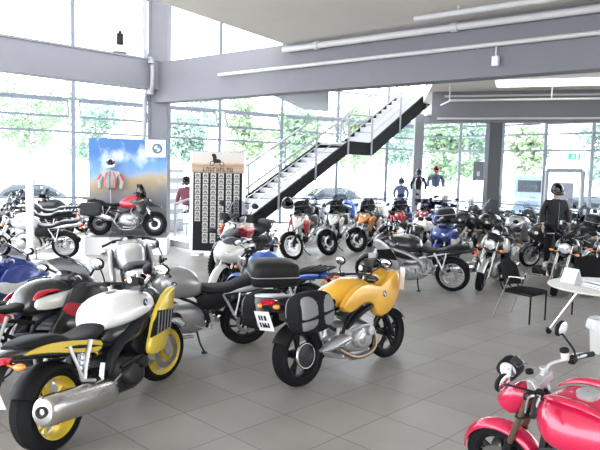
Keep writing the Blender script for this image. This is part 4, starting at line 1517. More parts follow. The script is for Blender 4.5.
# ------------------------------------------------------------------ displays
def node_scene(name, stops, noise, c2, lo, hi, scale, sx=1.0):
    """vertical printed landscape: colour stops by height with soft cloud patches"""
    m = bpy.data.materials.new(name)
    m.use_nodes = True
    nt = m.node_tree
    L = nt.links.new
    b = nt.nodes['Principled BSDF']
    b.inputs['Roughness'].default_value = .45
    tc = nt.nodes.new('ShaderNodeTexCoord')
    sp = nt.nodes.new('ShaderNodeSeparateXYZ')
    L(tc.outputs['Generated'], sp.inputs[0])
    ns = nt.nodes.new('ShaderNodeTexNoise')
    ns.inputs['Scale'].default_value = scale
    ns.inputs['Detail'].default_value = 6
    L(tc.outputs['Generated'], ns.inputs['Vector'])
    a = nt.nodes.new('ShaderNodeMath')
    a.operation = 'MULTIPLY_ADD'
    a.inputs[1].default_value = noise
    L(ns.outputs['Fac'], a.inputs[0])
    s2 = nt.nodes.new('ShaderNodeMath')
    s2.operation = 'MULTIPLY_ADD'
    s2.inputs[1].default_value = sx
    L(sp.outputs['X'], s2.inputs[0])
    L(sp.outputs['Z'], s2.inputs[2])
    L(s2.outputs[0], a.inputs[2])
    r_ = nt.nodes.new('ShaderNodeValToRGB')
    el = r_.color_ramp.elements
    while len(el) > 1:
        el.remove(el[-1])
    for i, (p, c) in enumerate(stops):
        e_ = el[0] if i == 0 else el.new(p)
        e_.position = p
        e_.color = (*c, 1)
    L(a.outputs[0], r_.inputs[0])
    n2 = nt.nodes.new('ShaderNodeTexNoise')
    n2.inputs['Scale'].default_value = 3.2
    n2.inputs['Detail'].default_value = 8
    L(tc.outputs['Generated'], n2.inputs['Vector'])
    k = nt.nodes.new('ShaderNodeMapRange')
    k.inputs[1].default_value, k.inputs[2].default_value = .54, .76
    L(n2.outputs['Fac'], k.inputs[0])
    g = nt.nodes.new('ShaderNodeMapRange')
    g.inputs[1].default_value, g.inputs[2].default_value = lo, hi
    L(sp.outputs['Z'], g.inputs[0])
    mu = nt.nodes.new('ShaderNodeMath')
    mu.operation = 'MULTIPLY'
    L(k.outputs[0], mu.inputs[0])
    L(g.outputs[0], mu.inputs[1])
    mx = nt.nodes.new('ShaderNodeMix')
    mx.data_type = 'RGBA'
    mx.inputs[7].default_value = (*c2, 1)
    L(mu.outputs[0], mx.inputs[0])
    L(r_.outputs[0], mx.inputs[6])
    L(mx.outputs[2], b.inputs['Base Color'])
    return m


BANM = node_scene('mountain road print', [(.0, (.16, .17, .19)), (.42, (.17, .17, .19)), (.50, (.24, .21, .18)), (.62, (.42, .31, .16)), (.69, (.30, .35, .44)), (.74, (.14, .30, .55)), (.95, (.03, .13, .36))], .22, (.75, .78, .82), .5, .66, 4, -.10)
PY = 15.75
PC = Vector((gx(128, PY), PY, 0))
PRZ = R(8)
r = empty('display_podium', PC, PRZ)
tag(r, 'low white edged podium carrying the red adventure motorcycle in front of the mountain banner', 'podium')
prism([(-.95, -.66), (1.0, -.60), (1.0, .6), (-1.02, .6), (-1.02, -.45)], 0, .43).build('podium_base', WHITEM, r, smooth=False)
prism([(-.93, -.64), (.98, -.58), (.98, .6), (-1.0, .6), (-1.0, -.44)], .43, .44).build('podium_deck', mat('asphalt print deck', (.17, .17, .18), .6, vary=(20, .2)), r, smooth=False)
r = empty('backdrop_banner', PC + Vector((-.16, .54, 0)), PRZ)
tag(r, 'tall banner printed with a mountain road under a blue sky behind the red motorcycle', 'banner')
MB().box((0, 0, 1.66), (1.98, .06, 2.46)).build('printed_panel', BANM, r, smooth=False)
for x in (-.55, .45):
    MB().bar((x, 0, 2.89), (x, 0, 3.15), .025).build('hanger', STEELG, r, smooth=False)
c = MB().box((.69, -.045, 2.66), (.53, .02, .46)).build('logo_card', mat('grey white logo card', (.62, .65, .70), .5), r, smooth=False)
b = MB()
b.lathe([(.004, -.07), (.125, -.07), (.13, -.064), (.13, -.05), (.004, -.05)], (.74, 0, 2.66), n=32)
k = b.build('logo_ring', BLACKP, c)
for mm, k0 in ((BADGEBLUE, 0), (PLATEW, 1)):
    q = MB()
    for kk in (k0, k0 + 2):
        ring = [(.74, -.078, 2.66)] + [(.74 + .08 * cos(pi / 2 * (kk + t / 6)), -.078, 2.66 + .08 * sin(pi / 2 * (kk + t / 6))) for t in range(7)]
        q.rings([ring, [(p[0], -.06, p[2]) for p in ring]])
    q.build('logo_quarters', mm, k, smooth=False)

# photo board by the stair foot
BY = 15.4
r = empty('photo_board', (gx(217, BY), BY, 0), R(-4))
tag(r, 'tall black board with six columns of small white photo cards at the stair foot', 'display board')
MB().box((0, 0, 1.36), (1.34, .06, 2.48)).build('board_panel', mat('matt black board', (.014, .014, .016), .7, spec=.12), r, smooth=False)
HEADM = node_scene('desert print', [(.0, (.10, .07, .05)), (.3, (.36, .26, .18)), (.5, (.30, .17, .10)), (.62, (.50, .42, .34)), (1, (.46, .43, .42))], .3, (.5, .47, .45), .9, .95, 3, 0)
h = MB().box((0, -.035, 2.33), (1.30, .012, .52)).build('header_print', HEADM, r, smooth=False)
b = MB()
# dark rider silhouette and a row of title letters
b.ell((-.08, -.045, 2.42), (.05, .006, .12))
b.ell((-.02, -.045, 2.36), (.10, .006, .05))
b.ell((-.12, -.045, 2.5), (.035, .006, .04))
for x, z in ((-.14, 2.30), (.1, 2.29)):
    b.lathe([(.045, -.05), (.06, -.05), (.06, -.042), (.045, -.042)], (x, 0, z), n=20, closed=True)
b.build('rider_silhouette', INK, h)
b = MB()
for i in range(9):
    x = -.36 + i * .085
    b.box((x, -.045, 2.15), (.016, .006, .11))
    b.box((x + .022, -.045, 2.15 + (.04 if i % 2 else -.03)), (.05, .006, .018))
    if i % 3:
        b.box((x + .045, -.045, 2.15), (.014, .006, .09))
b.build('title_lettering', INK, h)
CARD = mat('pale photo card', (.46, .45, .43), .6, spec=.2)
MOTIF = mat('small grey photo motif', (.10, .10, .10), .6)
for i in range(6):
    x = -.5 + i * .195
    rows = 9 if i == 0 else (13 if i in (1, 2) else (12 if i == 3 else 8))
    b, d = MB(), MB()
    for j in range(rows):
        z = 2.0 - j * .135
        b.box((x, -.036, z), (.135, .01, .118))
        d.ell((x - .03, -.043, z - .02), (.02, .004, .02), 8, 6)
        d.ell((x + .03, -.043, z - .02), (.02, .004, .02), 8, 6)
        d.ell((x, -.043, z + .01), (.04, .004, .018), 8, 6)
    d.box((x, -.0405, 2.0 - (rows - 1) * .0675), (.006, .003, rows * .135 - .03))  # spine bar added only to join the motifs, not part of their print
    o = b.build('photo_strip', CARD, r, smooth=False)
    d.build('photo_motifs', MOTIF, o)
for q in (-1, 1):
    MB().bar((q * .655, -.02, .1), (q * .655, -.02, 2.6), .035, .08).build('board_edge', ALU, r, smooth=False)
    MB().box((q * .5, 0, .035), (.22, .5, .07)).build('board_foot', ALU, r, bevel=.01)

# slim white totem on the left
TY = 13.4
r = empty('information_totem', (gx(29, TY), TY, 0))
tag(r, 'slim white information totem with a grey head panel between the left motorcycles', 'totem')
MB().box((0, 0, .95), (.15, .11, 1.86)).build('column_body', WHITEM, r, bevel=.02)
MB().box((.02, -.02, 1.88), (.2, .05, .36)).build('head_panel', mat('pale grey info panel', (.42, .43, .48), .4), r, bevel=.008)
MB().box((0, 0, .03), (.42, .38, .06)).build('foot_plate', WHITEM, r, bevel=.01)
# literature racks by the left glass
for i, (px, Y, w, lab) in enumerate(((171, 21.4, .40, 'grey leaflet rack behind the banner, the left one of two'), (178, 21.9, .34, 'grey leaflet rack behind the banner, the right one nearer the stair'))):
    r = empty('leaflet_rack', (gx(px, Y), Y, 0), R(6))
    tag(r, lab, 'leaflet rack', 'leaflet racks by the left glass')
    MB().box((0, 0, 1.1), (w, .05, 2.1)).build('rack_panel', mat('pale rack metal', (.42, .44, .47), .5), r)
    for j in range(5):
        MB().box((0, -.06, .5 + j * .36), (w * .9, .06, .2)).build('leaflet_pocket', WHITEM, r)
    MB().box((0, 0, .025), (w, .4, .05)).build('rack_foot', STEELG, r)


# ------------------------------------------------------------------ figures
def skin(name, V, E, m, parent, sub=2, roots=(0,)):
    me = bpy.data.meshes.new(name)
    me.from_pydata([v[0] for v in V], E, [])
    o = bpy.data.objects.new(name, me)
    col.objects.link(o)
    o.parent = parent
    s = o.modifiers.new('skin', 'SKIN')
    s.use_smooth_shade = True
    if not me.skin_vertices:
        me.attributes.new('skin', 'FLOAT', 'POINT')
    for i, v in enumerate(V):
        r_ = v[1] if isinstance(v[1], tuple) else (v[1], v[1])
        me.skin_vertices[0].data[i].radius = r_
        me.skin_vertices[0].data[i].use_root = i in roots
    q = o.modifiers.new('subdivision', 'SUBSURF')
    q.levels = q.render_levels = sub
    me.materials.append(m)
    return o


SKINM = mat('mannequin skin', (.48, .33, .25), .6)
LEATHER = mat('black leather', (.016, .016, .018), .5, spec=.2, bump=(40, .2))
DENIM = mat('black riding trousers', (.01, .01, .012), .8, spec=.12)
FIGM = mat('dark mannequin plastic', (.03, .03, .035), .5)


def helmet(parent_or_none, name, c, m, visor=None, face=True, r=.135, label=None, group=None):
    root = parent_or_none
    b = MB(Matrix.Translation(c))

    def fn(u, v):
        # open shell: round the back of the head, leaving the face free
        a = u * R(138) + R(90)
        p = -R(48) + v * R(136)
        k = 1 - .25 * max(0, (abs(u) - .7)) * (1 - v)
        return (r * cos(p) * cos(a) * k, r * 1.12 * cos(p) * sin(a) * k, r * 1.08 * sin(p))
    b.sheet(fn, 24, 14, .018)
    b.fender((0, -.03, 0), .001, .001, 0, 1, n=1) if False else None
    o = b.build(name, m, root)
    q = MB(Matrix.Translation(c))
    q.tube([(r * .85, -.07, -.05), (r * .62, -.13, -.085), (0, -.165, -.095), (-r * .62, -.13, -.085), (-r * .85, -.07, -.05)], .032, n=10, sub=4, flat=1.3)
    q.build('chin_bar', m, o)
    v = MB(Matrix.Translation(c))
    v.sheet(lambda u, w: ((r * 1.05) * sin(u * 1.15), -(r * 1.14) * cos(u * 1.15), -.045 + .1 * w), 12, 4, .004)
    v.build('visor', visor or SMOKE, o)
    return o


def mannequin(label, loc, rz, H=1.0):
    r = empty('mannequin', loc, rz)
    tag(r, label, 'mannequin')
    k = H

    def P(x, y, z, q):
        return ((x * k, y * k, z * k), (q[0] * k, q[1] * k) if isinstance(q, tuple) else q * k)
    V = [P(0, 0, .95, (.15, .11)), P(0, 0, 1.1, (.13, .10)), P(0, 0, 1.3, (.16, .11)), P(0, .01, 1.46, (.08, .07)), P(0, .0, 1.54, .05), P(0, -.015, 1.63, (.075, .085)), P(0, -.01, 1.74, (.06, .07)),
         P(.19, .01, 1.42, .058), P(.27, .03, 1.16, .046), P(.29, -.06, .93, .03), P(-.19, .01, 1.42, .058), P(-.27, .03, 1.16, .046), P(-.29, -.06, .93, .03),
         P(.1, 0, .86, .09), P(.12, -.02, .5, .06), P(.13, .02, .1, .042), P(.15, -.13, .05, .035), P(-.1, 0, .86, .09), P(-.12, -.02, .5, .06), P(-.13, .02, .1, .042), P(-.15, -.13, .05, .035)]
    E = [(0, 1), (1, 2), (2, 3), (3, 4), (4, 5), (5, 6), (2, 7), (7, 8), (8, 9), (2, 10), (10, 11), (11, 12), (0, 13), (13, 14), (14, 15), (15, 16), (0, 17), (17, 18), (18, 19), (19, 20)]
    skin('figure_body', V, E, SKINM, r)
    J = [P(0, 0, .80, (.19, .14)), P(0, 0, .92, (.185, .14)), P(0, 0, 1.12, (.17, .13)), P(0, 0, 1.32, (.20, .135)), P(0, .01, 1.46, (.11, .09)), P(0, .01, 1.51, (.075, .07)),
         P(.20, .01, 1.41, .08), P(.285, .03, 1.16, .066), P(.30, -.05, .96, .052), P(-.20, .01, 1.41, .08), P(-.285, .03, 1.16, .066), P(-.30, -.05, .96, .052)]
    skin('leather_jacket', J, [(0, 1), (1, 2), (2, 3), (3, 4), (4, 5), (3, 6), (6, 7), (7, 8), (3, 9), (9, 10), (10, 11)], LEATHER, r)
    T = [P(0, 0, .94, (.165, .125)), P(.105, 0, .84, .105), P(.125, -.02, .5, .078), P(.13, .02, .12, .06), P(-.105, 0, .84, .105), P(-.125, -.02, .5, .078), P(-.13, .02, .12, .06)]
    skin('riding_trousers', T, [(0, 1), (1, 2), (2, 3), (0, 4), (4, 5), (5, 6)], DENIM, r)
    for q in (1, -1):
        B = [P(q * .13, .04, .06, .055), P(q * .14, -.06, .05, .052), P(q * .15, -.15, .04, .042), P(q * .13, .03, .2, .06)]
        skin('boot', B, [(0, 1), (1, 2), (0, 3)], LEATHER, r, 2)
        h = [P(q * .29, -.06, .94, .026), P(q * .295, -.075, .87, (.02, .034))]
        e_ = [(0, 1)]
        for i, (dy, L) in enumerate(((-.034, .062), (-.012, .075), (.01, .07), (.03, .055))):
            n0 = len(h)
            h += [P(q * .295, -.078 + dy, .835, .010), P(q * .292, -.085 + dy, .835 - L * .5, .009), P(q * .283, -.088 + dy, .835 - L, .0075)]
            e_ += [(1, n0), (n0, n0 + 1), (n0 + 1, n0 + 2)]
        n0 = len(h)
        h += [P(q * .285, -.11, .895, .011), P(q * .278, -.128, .86, .009)]
        e_ += [(1, n0), (n0, n0 + 1)]
        skin('hand', h, e_, SKINM, r, 1)
    f = MB(Matrix.Scale(k, 4))
    f.ell((0, -.105, 1.655), (.013, .022, .022))
    f.ell((0, -.094, 1.612), (.024, .01, .007))
    f.ell((.034, -.088, 1.68), (.014, .008, .007))
    f.ell((-.034, -.088, 1.68), (.014, .008, .007))
    f.build('face', mat('mannequin lips and eyes', (.30, .17, .13), .5), r)
    helmet(r, 'open_helmet', Vector((0, -.005, 1.70)) * k, BLACKP, SCREEN)
    z = MB(Matrix.Scale(k, 4))
    z.tube([(0, -.165, 1.42), (0, -.175, 1.25), (0, -.165, 1.05), (0, -.17, .86)], .003, n=6, sub=3)
    z.build('jacket_zip', STEELG, r)
    t = MB(Matrix.Scale(k, 4))
    t.box((.05, -.18, 1.0), (.05, .006, .08))
    t.build('price_tag', PLATEW, r)
    return r


def bust(label, loc, rz, z0, jack, trim, helm, pole=True, group=None, k=1.0):
    """jacket on a torso form under a helmet, held on a pole stand"""
    r = empty('jacket_display', loc, rz)
    tag(r, label, 'jacket display', group)

    def P(x, y, z, q):
        return ((x * k, y * k, z0 + z * k), (q[0] * k, q[1] * k) if isinstance(q, tuple) else q * k)
    J = [P(0, 0, 0, (.19, .13)), P(0, 0, .2, (.18, .13)), P(0, 0, .42, (.21, .14)), P(0, 0, .56, (.1, .085)), P(0, 0, .62, .07),
         P(.22, .0, .5, .085), P(.32, 0, .26, .07), P(.30, -.08, .02, .055), P(-.22, .0, .5, .085), P(-.32, 0, .26, .07), P(-.30, -.08, .02, .055)]
    j = skin('jacket', J, [(0, 1), (1, 2), (2, 3), (3, 4), (2, 5), (5, 6), (6, 7), (2, 8), (8, 9), (9, 10)], jack, r)
    if trim:
        b = MB(Matrix.Translation((0, 0, z0)) @ Matrix.Scale(k, 4))
        for q in (1, -1):
            b.tube([(q * .09, -.13, .52), (q * .15, -.165, .36), (q * .13, -.17, .05)], .018, n=8, sub=3)
            b.tube([(q * .27, -.05, .47), (q * .37, -.05, .30)], .03, n=8, sub=2)
        b.build('jacket_trim', trim, j)
        b = MB(Matrix.Translation((0, 0, z0)) @ Matrix.Scale(k, 4))
        b.tube([(0, -.13, .56), (0, -.185, .36), (0, -.17, .02)], .01, n=6, sub=3)
        b.build('jacket_zip', BLACK, j)
    h = MB(Matrix.Translation((0, 0, z0 + .76 * k)))
    h.ell((0, 0, 0), (.085 * k, .1 * k, .12 * k))
    h.build('form_head', FIGM, r)
    helmet(r, 'helmet', Vector((0, -.005, z0 + .80 * k)), helm, SMOKE, r=.135 * k)
    if pole:
        b = MB()
        b.tube([(0, .0, .02), (0, .0, z0 + .1)], .02, n=10, sub=1)
        b.lathe([(.004, .04), (.16, .03), (.18, .0), (.004, .0)], n=24, axis='z')
        b.build('display_stand', STEELG, r)
    return r


JGREY = mat('light grey textile jacket', (.36, .36, .35), .85, bump=(120, .2))
JMAROON = mat('maroon textile jacket', (.16, .04, .06), .85)
JBLUE = mat('slate blue textile jacket', (.10, .13, .22), .85)

# jacket with helmet hung on the banner's front, standing on the podium
bust('grey riding jacket with red and black trim under a helmet before the mountain banner', PC + Vector((gx(110, 16.0) - PC.x, .26, .44)), PRZ, 1.12, JGREY, REDP, WHITEP, True, k=.86)
bust('maroon riding jacket on a stand between the banner and the photo board', Vector((gx(186, 19.4), 19.4, 0)), R(-20), 1.0, JMAROON, None, BLACKP, True)
bust('rider display with a bright red helmet high behind the rear motorcycles', Vector((gx(434, 27.0), 27.0, 0)), R(-10), 1.66, JBLUE, BLACKP, REDP, True)
bust('rider display with a dark helmet before the pale corner column', Vector((gx(417, 27.4), 27.4, 0)), R(-10), 1.52, LEATHER, ALU, DKGREY, True)
bust('slim dark jacket form at the rear glass left of the pale corner column', Vector((gx(400, 26.0), 26.0, 0)), R(-10), 1.2, JBLUE, None, BLACKP, True, k=.9)
MY = 13.9
mq = mannequin('mannequin in black leather jacket and open helmet standing behind the round table', Vector((gx(555, MY), MY, .14)), R(4), 1.04)
r = empty('mannequin_pedestal', (gx(555, MY), MY, 0))
tag(r, 'low dark round pedestal under the black dressed mannequin', 'pedestal')
MB().lathe([(.004, .14), (.40, .14), (.42, .12), (.42, 0), (.004, 0)], n=32, axis='z').build('pedestal_drum', SATIN, r)


# ------------------------------------------------------------------ table, chairs, bin
TC = Vector((4.05, 8.05, 0))
r = empty('round_table', TC)
tag(r, 'round white meeting table with splayed chrome legs at the right edge', 'table')
TOPM = mat('cream white table top', (.76, .75, .69), .35)
MB().lathe([(.004, .74), (.70, .74), (.725, .73), (.73, .715), (.70, .70), (.004, .70)], n=64, axis='z').build('table_top', TOPM, r)
for a in (152, 272, 32):
    b = MB()
    b.tube([(.30 * cos(R(a)), .30 * sin(R(a)), .70), (.66 * cos(R(a)), .66 * sin(R(a)), .07)], .022, n=12, sub=1)
    l = b.build('leg', CHROME, r)
    b = MB()
    c0 = (.68 * cos(R(a)), .68 * sin(R(a)), .04)
    b.lathe([(.004, -.02), (.036, -.02), (.04, 0), (.036, .02), (.004, .02)], c0, n=18)
    b.box((c0[0], c0[1], .07), (.05, .05, .04))
    b.build('caster', BLACK, l)
b = MB()
for a in (152, 272):
    b.bar((.3 * cos(R(a)), .3 * sin(R(a)), .69), (-.3 * cos(R(a)), -.3 * sin(R(a)), .69), .05, .02)
b.build('underframe', SATIN, r)
PAPER = mat('white paper', (.78, .79, .82), .6)
for i, (x, y, z, w, d, h, a, lab) in enumerate(((-.10, -.16, .742, .34, .46, .016, 14, 'white brochure lying lowest on the round table'), (-.07, -.13, .759, .34, .46, .03, 20, 'grey blue ring folder on the brochure on the round table'), (-.03, -.08, .792, .33, .44, .02, 12, 'white magazine topmost of the stack on the round table'))):
    r = empty('brochure', TC + Vector((x, y, z)), R(a))
    tag(r, lab, 'brochure')
    MB().box((0, 0, h / 2), (d, w, h * .8)).build('pages', PAPER, r, smooth=False)
    MB().box((0, 0, h), (d + .004, w + .004, h * .16)).build('cover', [PAPER, mat('grey blue cover', (.40, .43, .52), .5), PAPER][i], r, smooth=False)
r = empty('leaflet_stand', TC + Vector((-.46, .10, .748)), R(28))
tag(r, 'folded white card standing upright on the round table beside the papers', 'leaflet')
b = MB()
b.box((.0, 0, .10), (.006, .22, .21), Matrix.Rotation(R(24), 3, 'Y'))
b.box((.09, 0, .095), (.006, .22, .21), Matrix.Rotation(R(-24), 3, 'Y'))
b.build('folded_card', PAPER, r, smooth=False)


def chair(label, loc, rz):
    """stacking armchair, facing +x"""
    r = empty('armchair', loc, rz)
    tag(r, label, 'chair', 'black armchairs around the round table')
    UPH = mat('black upholstery', (.012, .012, .014), .85, spec=.12, bump=(300, .2))
    b = MB()
    b.loft([(-.22, .42, .46, .2, 4), (-.16, .415, .475, .225, 4.5), (.1, .42, .48, .23, 4.5), (.22, .415, .475, .22, 4.5), (.255, .42, .455, .2, 4)], 28, 3)
    b.build('seat', UPH, r)
    b = MB()
    b.sheet(lambda u, v: (-.25 - .10 * v + .07 * u * u, .225 * u * (1 - .10 * v * v), .50 + .40 * v - .05 * v * v * u * u * 2), 14, 10, .03)
    b.build('backrest', UPH, r)
    for q in (1, -1):
        b = MB()
        b.tube([(.22, q * .235, .0), (.22, q * .235, .42)], .013, n=10, sub=1)
        b.build('leg', BLACK, r)
        b = MB()
        b.tube([(-.36, q * .255, .0), (-.20, q * .255, .44), (-.13, q * .255, .645)], .0125, n=10, sub=3)
        b.build('leg', CHROME, r)
        b = MB()
        b.tube([(-.13, q * .255, .645), (-.10, q * .258, .665), (.12, q * .262, .668)], .014, n=10, sub=3, flat=.8)
        b.build('armrest', CHROME, r)
        b = MB()
        b.tube([(-.2, q * .235, .43), (-.27, q * .22, .52), (-.36, q * .19, .80)], .011, n=8, sub=2)
        b.build('back_support', BLACK, r)
    b = MB()
    b.tube([(-.2, .25, .43), (-.2, -.25, .43)], .011, n=8, sub=1)
    b.tube([(.22, .235, .415), (.22, -.235, .415)], .011, n=8, sub=1)
    for q in (1, -1):
        b.tube([(.22, q * .235, .415), (-.2, q * .25, .43)], .011, n=8, sub=1)
    b.build('seat_frame', BLACK, r)
    return r


chair('black armchair with chrome rear legs left of the round table, facing it', Vector((3.40, 9.20, 0)), R(-48))
chair('black armchair behind the round table, its backrest partly hidden by the table top', Vector((4.62, 9.75, 0)), R(-112))

r = empty('waste_bin', Vector((gx(610, 7.5), 7.5, 0)))
tag(r, 'white waste bin with a plastic liner folded over its rim under the table edge', 'bin')
MB().lathe([(.004, .0), (.12, .0), (.155, .40), (.14, .40), (.11, .015), (.004, .015)], n=32, axis='z').build('bin_body', WHITEM, r)
b = MB()
rings = []
for k in range(40):
    t = 2 * pi * k / 40
    w = .008 * sin(t * 9) + .006 * sin(t * 4 + 1)
    rings.append([(rr * cos(t), rr * sin(t), z) for rr, z in ((.135, .33), (.145, .41), (.162 + w, .425), (.178 + w, .39), (.182 + w * 1.6, .30 + w * 2))])
b.rings(rings, closed_ring=False, cap=False, loop=True)
b.build('bin_liner', mat('white plastic liner', (.78, .80, .84), .35), r)


# ------------------------------------------------------------------ outside: vehicles and trees
def car(label, loc, rz, m, h=1.45, L=4.3, van=False):
    r = empty('parked_van' if van else 'parked_car', loc, rz)
    tag(r, label, 'van' if van else 'car')
    a = L / 2
    b = MB()
    top = h * (.62 if not van else .55)
    b.loft([(-a, .35, top * .8, .7, 4), (-a * .93, .25, top, .84, 4), (-a * .4, .22, top + .03, .88, 4.5), (a * .35, .22, top + .02, .88, 4.5), (a * .8, .25, top * .86, .84, 4), (a, .35, top * .62, .66, 3.5)], 24, 4)
    b.build('car_body', m, r)
    c = MB()
    if van:
        c.loft([(-a * .97, top * .9, h, .78, 6), (-a * .4, top * .9, h + .02, .82, 6), (a * .3, top * .9, h, .82, 6), (a * .62, top * .85, top + .1, .78, 5)], 24, 3)
    else:
        c.loft([(-a * .86, top * .9, top + .05, .74, 5, .1), (-a * .6, top * .9, h * .97, .76, 5, .14), (-a * .1, top * .9, h, .78, 5, .14), (a * .2, top * .9, h * .96, .77, 5, .14), (a * .52, top * .85, top + .04, .74, 5, .1)], 24, 3)
    k = c.build('cabin', mat('tinted car glass', (.03, .035, .045), .12, coat=.5) if not van else m, r)
    if not van:
        d = MB()
        d.loft([(-a * .58, h * .955, h * .99, .58, 5), (-a * .1, h * .98, h * 1.02, .62, 5), (a * .18, h * .95, h * .985, .58, 5)], 20, 3)
        d.build('roof_panel', m, r)
    else:
        d = MB()
        d.box((-a * .985, 0, (top + h) / 2 + .02), (.05, 1.2, (h - top) * .55))
        d.box((0, 0, (top + h) / 2 + .05), (L * .55, 1.66, (h - top) * .4))
        d.build('side_windows', mat('tinted car glass', (.03, .035, .045), .12, coat=.5), r, bevel=.02)
    for x in (-a * .62, a * .62):
        for q in (1, -1):
            w = MB()
            w.lathe([(.004, q * .72), (.2, q * .72), (.31, q * .74), (.32, q * .86), (.25, q * .9), (.2, q * .89), (.05, q * .9), (.004, q * .9)], (x, 0, .32), n=24)
            w.build('wheel', TYRE, r)
            w = MB()
            w.lathe([(.004, q * .905), (.19, q * .9), (.19, q * .89), (.004, q * .89)], (x, 0, .32), n=20)
            w.build('hubcap', ALU, r)
    for x, mm in ((-a * .97, REDLENS), (a * .94, LENS)):
        for q in (1, -1):
            w = MB()
            w.ell((x, q * .6, top * .72), (.08, .14, .08))
            w.build('lamp', mm, r)
    return r


CARB = paint('pale blue grey car paint', (.30, .36, .44), .5)
CARW = paint('pale car paint', (.66, .66, .67), .4)
Z0 = -.14
car('blue grey van parked outside the rear glass right of the dark column', Vector((gx(519, 34), 34, Z0)), R(82), CARB, 2.45, 4.6, True)
car('white car parked outside the left glass, left of the banner', Vector((gx(40, 29), 29, Z0)), R(25), CARW)
car('silver car parked outside behind the stair foot', Vector((gx(205, 34), 34, Z0)), R(22), SILVER)
car('pale car parked outside under the stair landing', Vector((gx(338, 37.5), 37.5, Z0)), R(20), CARW, 1.5)
car('silver car parked outside behind the rear right motorcycles', Vector((15.0, 31.0, Z0)), R(-40), SILVER, 1.5)


def leafmat(name, c):
    m = mat(name, c, .7)
    return m


LEAVES = [leafmat('fresh green leaves', (.30, .42, .26)), leafmat('blue green leaves', (.30, .40, .33)), leafmat('yellow green leaves', (.38, .46, .30))]
BARK = mat('grey brown bark', (.34, .30, .27), .9, bump=(12, .4))


def tree(label, loc, h, w, lm, seed, n=2600, low=.25):
    q = random.Random(seed)
    r = empty('tree', loc)
    tag(r, label, 'tree', 'trees outside the glass')
    b = MB()
    b.tube([(0, 0, 0), (.1, .05, h * .25), (-.05, .1, h * .5), (0, 0, h * .8)], [.22, .17, .12, .04], n=10, sub=3)
    for k in range(7):
        a = q.uniform(0, 6.28)
        z = h * q.uniform(.3, .6)
        b.tube([(0, 0, z), (cos(a) * w * .3, sin(a) * w * .3, z + h * .12), (cos(a) * w * .6, sin(a) * w * .6, z + h * .2)], [.07, .05, .015], n=6, sub=2)
    b.build('trunk', BARK, r)
    lumps = []
    for k in range(14):
        a, rad = q.uniform(0, 6.28), q.uniform(0, .62) * w
        lumps.append((cos(a) * rad, sin(a) * rad, h * q.uniform(low + .15, .86), w * q.uniform(.28, .46)))
    b = MB()
    for k in range(n):
        L = q.choice(lumps)
        v = Vector((q.gauss(0, 1), q.gauss(0, 1), q.gauss(0, 1))).normalized() * L[3] * q.uniform(.6, 1.0)
        p = Vector(L[:3]) + Vector((v.x, v.y, v.z * .8))
        s = q.uniform(.12, .26)
        t1 = Vector((q.gauss(0, 1), q.gauss(0, 1), q.gauss(0, .6))).normalized()
        t2 = t1.cross(Vector((q.gauss(0, 1), q.gauss(0, 1), q.gauss(0, 1)))).normalized()
        b.add([p - t1 * s, p - t2 * s * .5, p + t1 * s, p + t2 * s * .5], [(0, 1, 2, 3)])
    b.build('crown', lm, r, smooth=False)
    return r


for i, (px, Y, h, w, k, lab) in enumerate((
        (28, 44, 9.4, 4.0, 0, 'broad green tree outside at the far left below the gallery beam'),
        (95, 52, 8.5, 3.4, 1, 'pale tree outside above the mountain banner'),
        (190, 46, 8.6, 3.4, 1, 'blue green tree outside right of the tall left column'),
        (243, 50, 9.5, 3.6, 2, 'yellow green tree outside above the photo board'),
        (292, 44, 8.0, 3.2, 0, 'green tree outside behind the upper flight of the stairs'),
        (352, 48, 8.0, 3.2, 2, 'light green tree outside below the stair landing'),
        (398, 52, 8.5, 3.3, 1, 'tree outside left of the pale corner column'),
        (443, 40, 6.6, 2.6, 0, 'green tree outside between the pale corner column and the dark column'),
        (470, 46, 7.0, 2.8, 1, 'tree outside directly left of the dark rear column'),
        (523, 42, 6.2, 2.5, 2, 'tree outside right of the dark rear column above the van'),
        (604, 40, 6.5, 2.6, 1, 'tree outside at the right edge behind the rear glass'))):
    tree(lab, Vector((gx(px, Y), Y, -.14)), h, w, LEAVES[k], 30 + i)

# ------------------------------------------------------------------ the motorcycles
# foreground
A = kroad('motorcycle', 'white and yellow naked motorcycle with a big chrome muffler at the lower left edge', WHITEP, DKGREY, LEMON, muff=-1, steer=-14, muffm=STEEL, pegm=ALU, forkm=ALU, slatm=FABG)
A.put(loc=gp(165, 376) - Vector((cos(R(74)), sin(R(74)), 0)) * 1.571 * 1.06 - Vector((0, .12, 0)), heading=74)
A.root.scale = (1.06, 1.06, 1.0)
B = roadster('motorcycle', 'grey black roadster with a long dark top case beside the yellow motorcycle', GREYP, wheelm=SATIN, style='turbine', wn=9, muff=-1, boxer=True, topcase=True, barm=ALU, tailm=SILVER,
             plate=False, case_kw=dict(x=-.34, z=.79, L=.62, W=.23, H=.33))
c = MB()
for q in (1, -1):
    c.tube([(1.2, q * .20, 1.0), (1.27, q * .22, .86), (1.1, q * .24, .68), (.86, q * .22, .62)], .016, n=8, sub=4)
B.part('radiator_trim', c, ALU)
B.put(loc=(-.66, 7.5), heading=196)
B.root.scale = (.95, .95, .95)
C = half_faired('motorcycle', 'yellow half faired motorcycle with soft black and grey panniers in the middle')
C.put(rear_px=(300, 386), heading=46.5)
Dk = roadster('motorcycle', 'blue roadster with a black luggage rack behind the dark top case', BLUEL, rack=True, muff=1, plate=True)
Dk.put(loc=(.20, 8.5), heading=140)
Dk.root.scale = (.93, .93, .93)
Es = sport('motorcycle', 'white and blue sports tourer with its nose left of the photo board foot', WHITEP, None, BLUEP, BLACKP, cowl=WHITEP)
Es.put(loc=Vector((-1.30, 9.9, 0)) + Vector((.52, 1.43, 0)), heading=250)
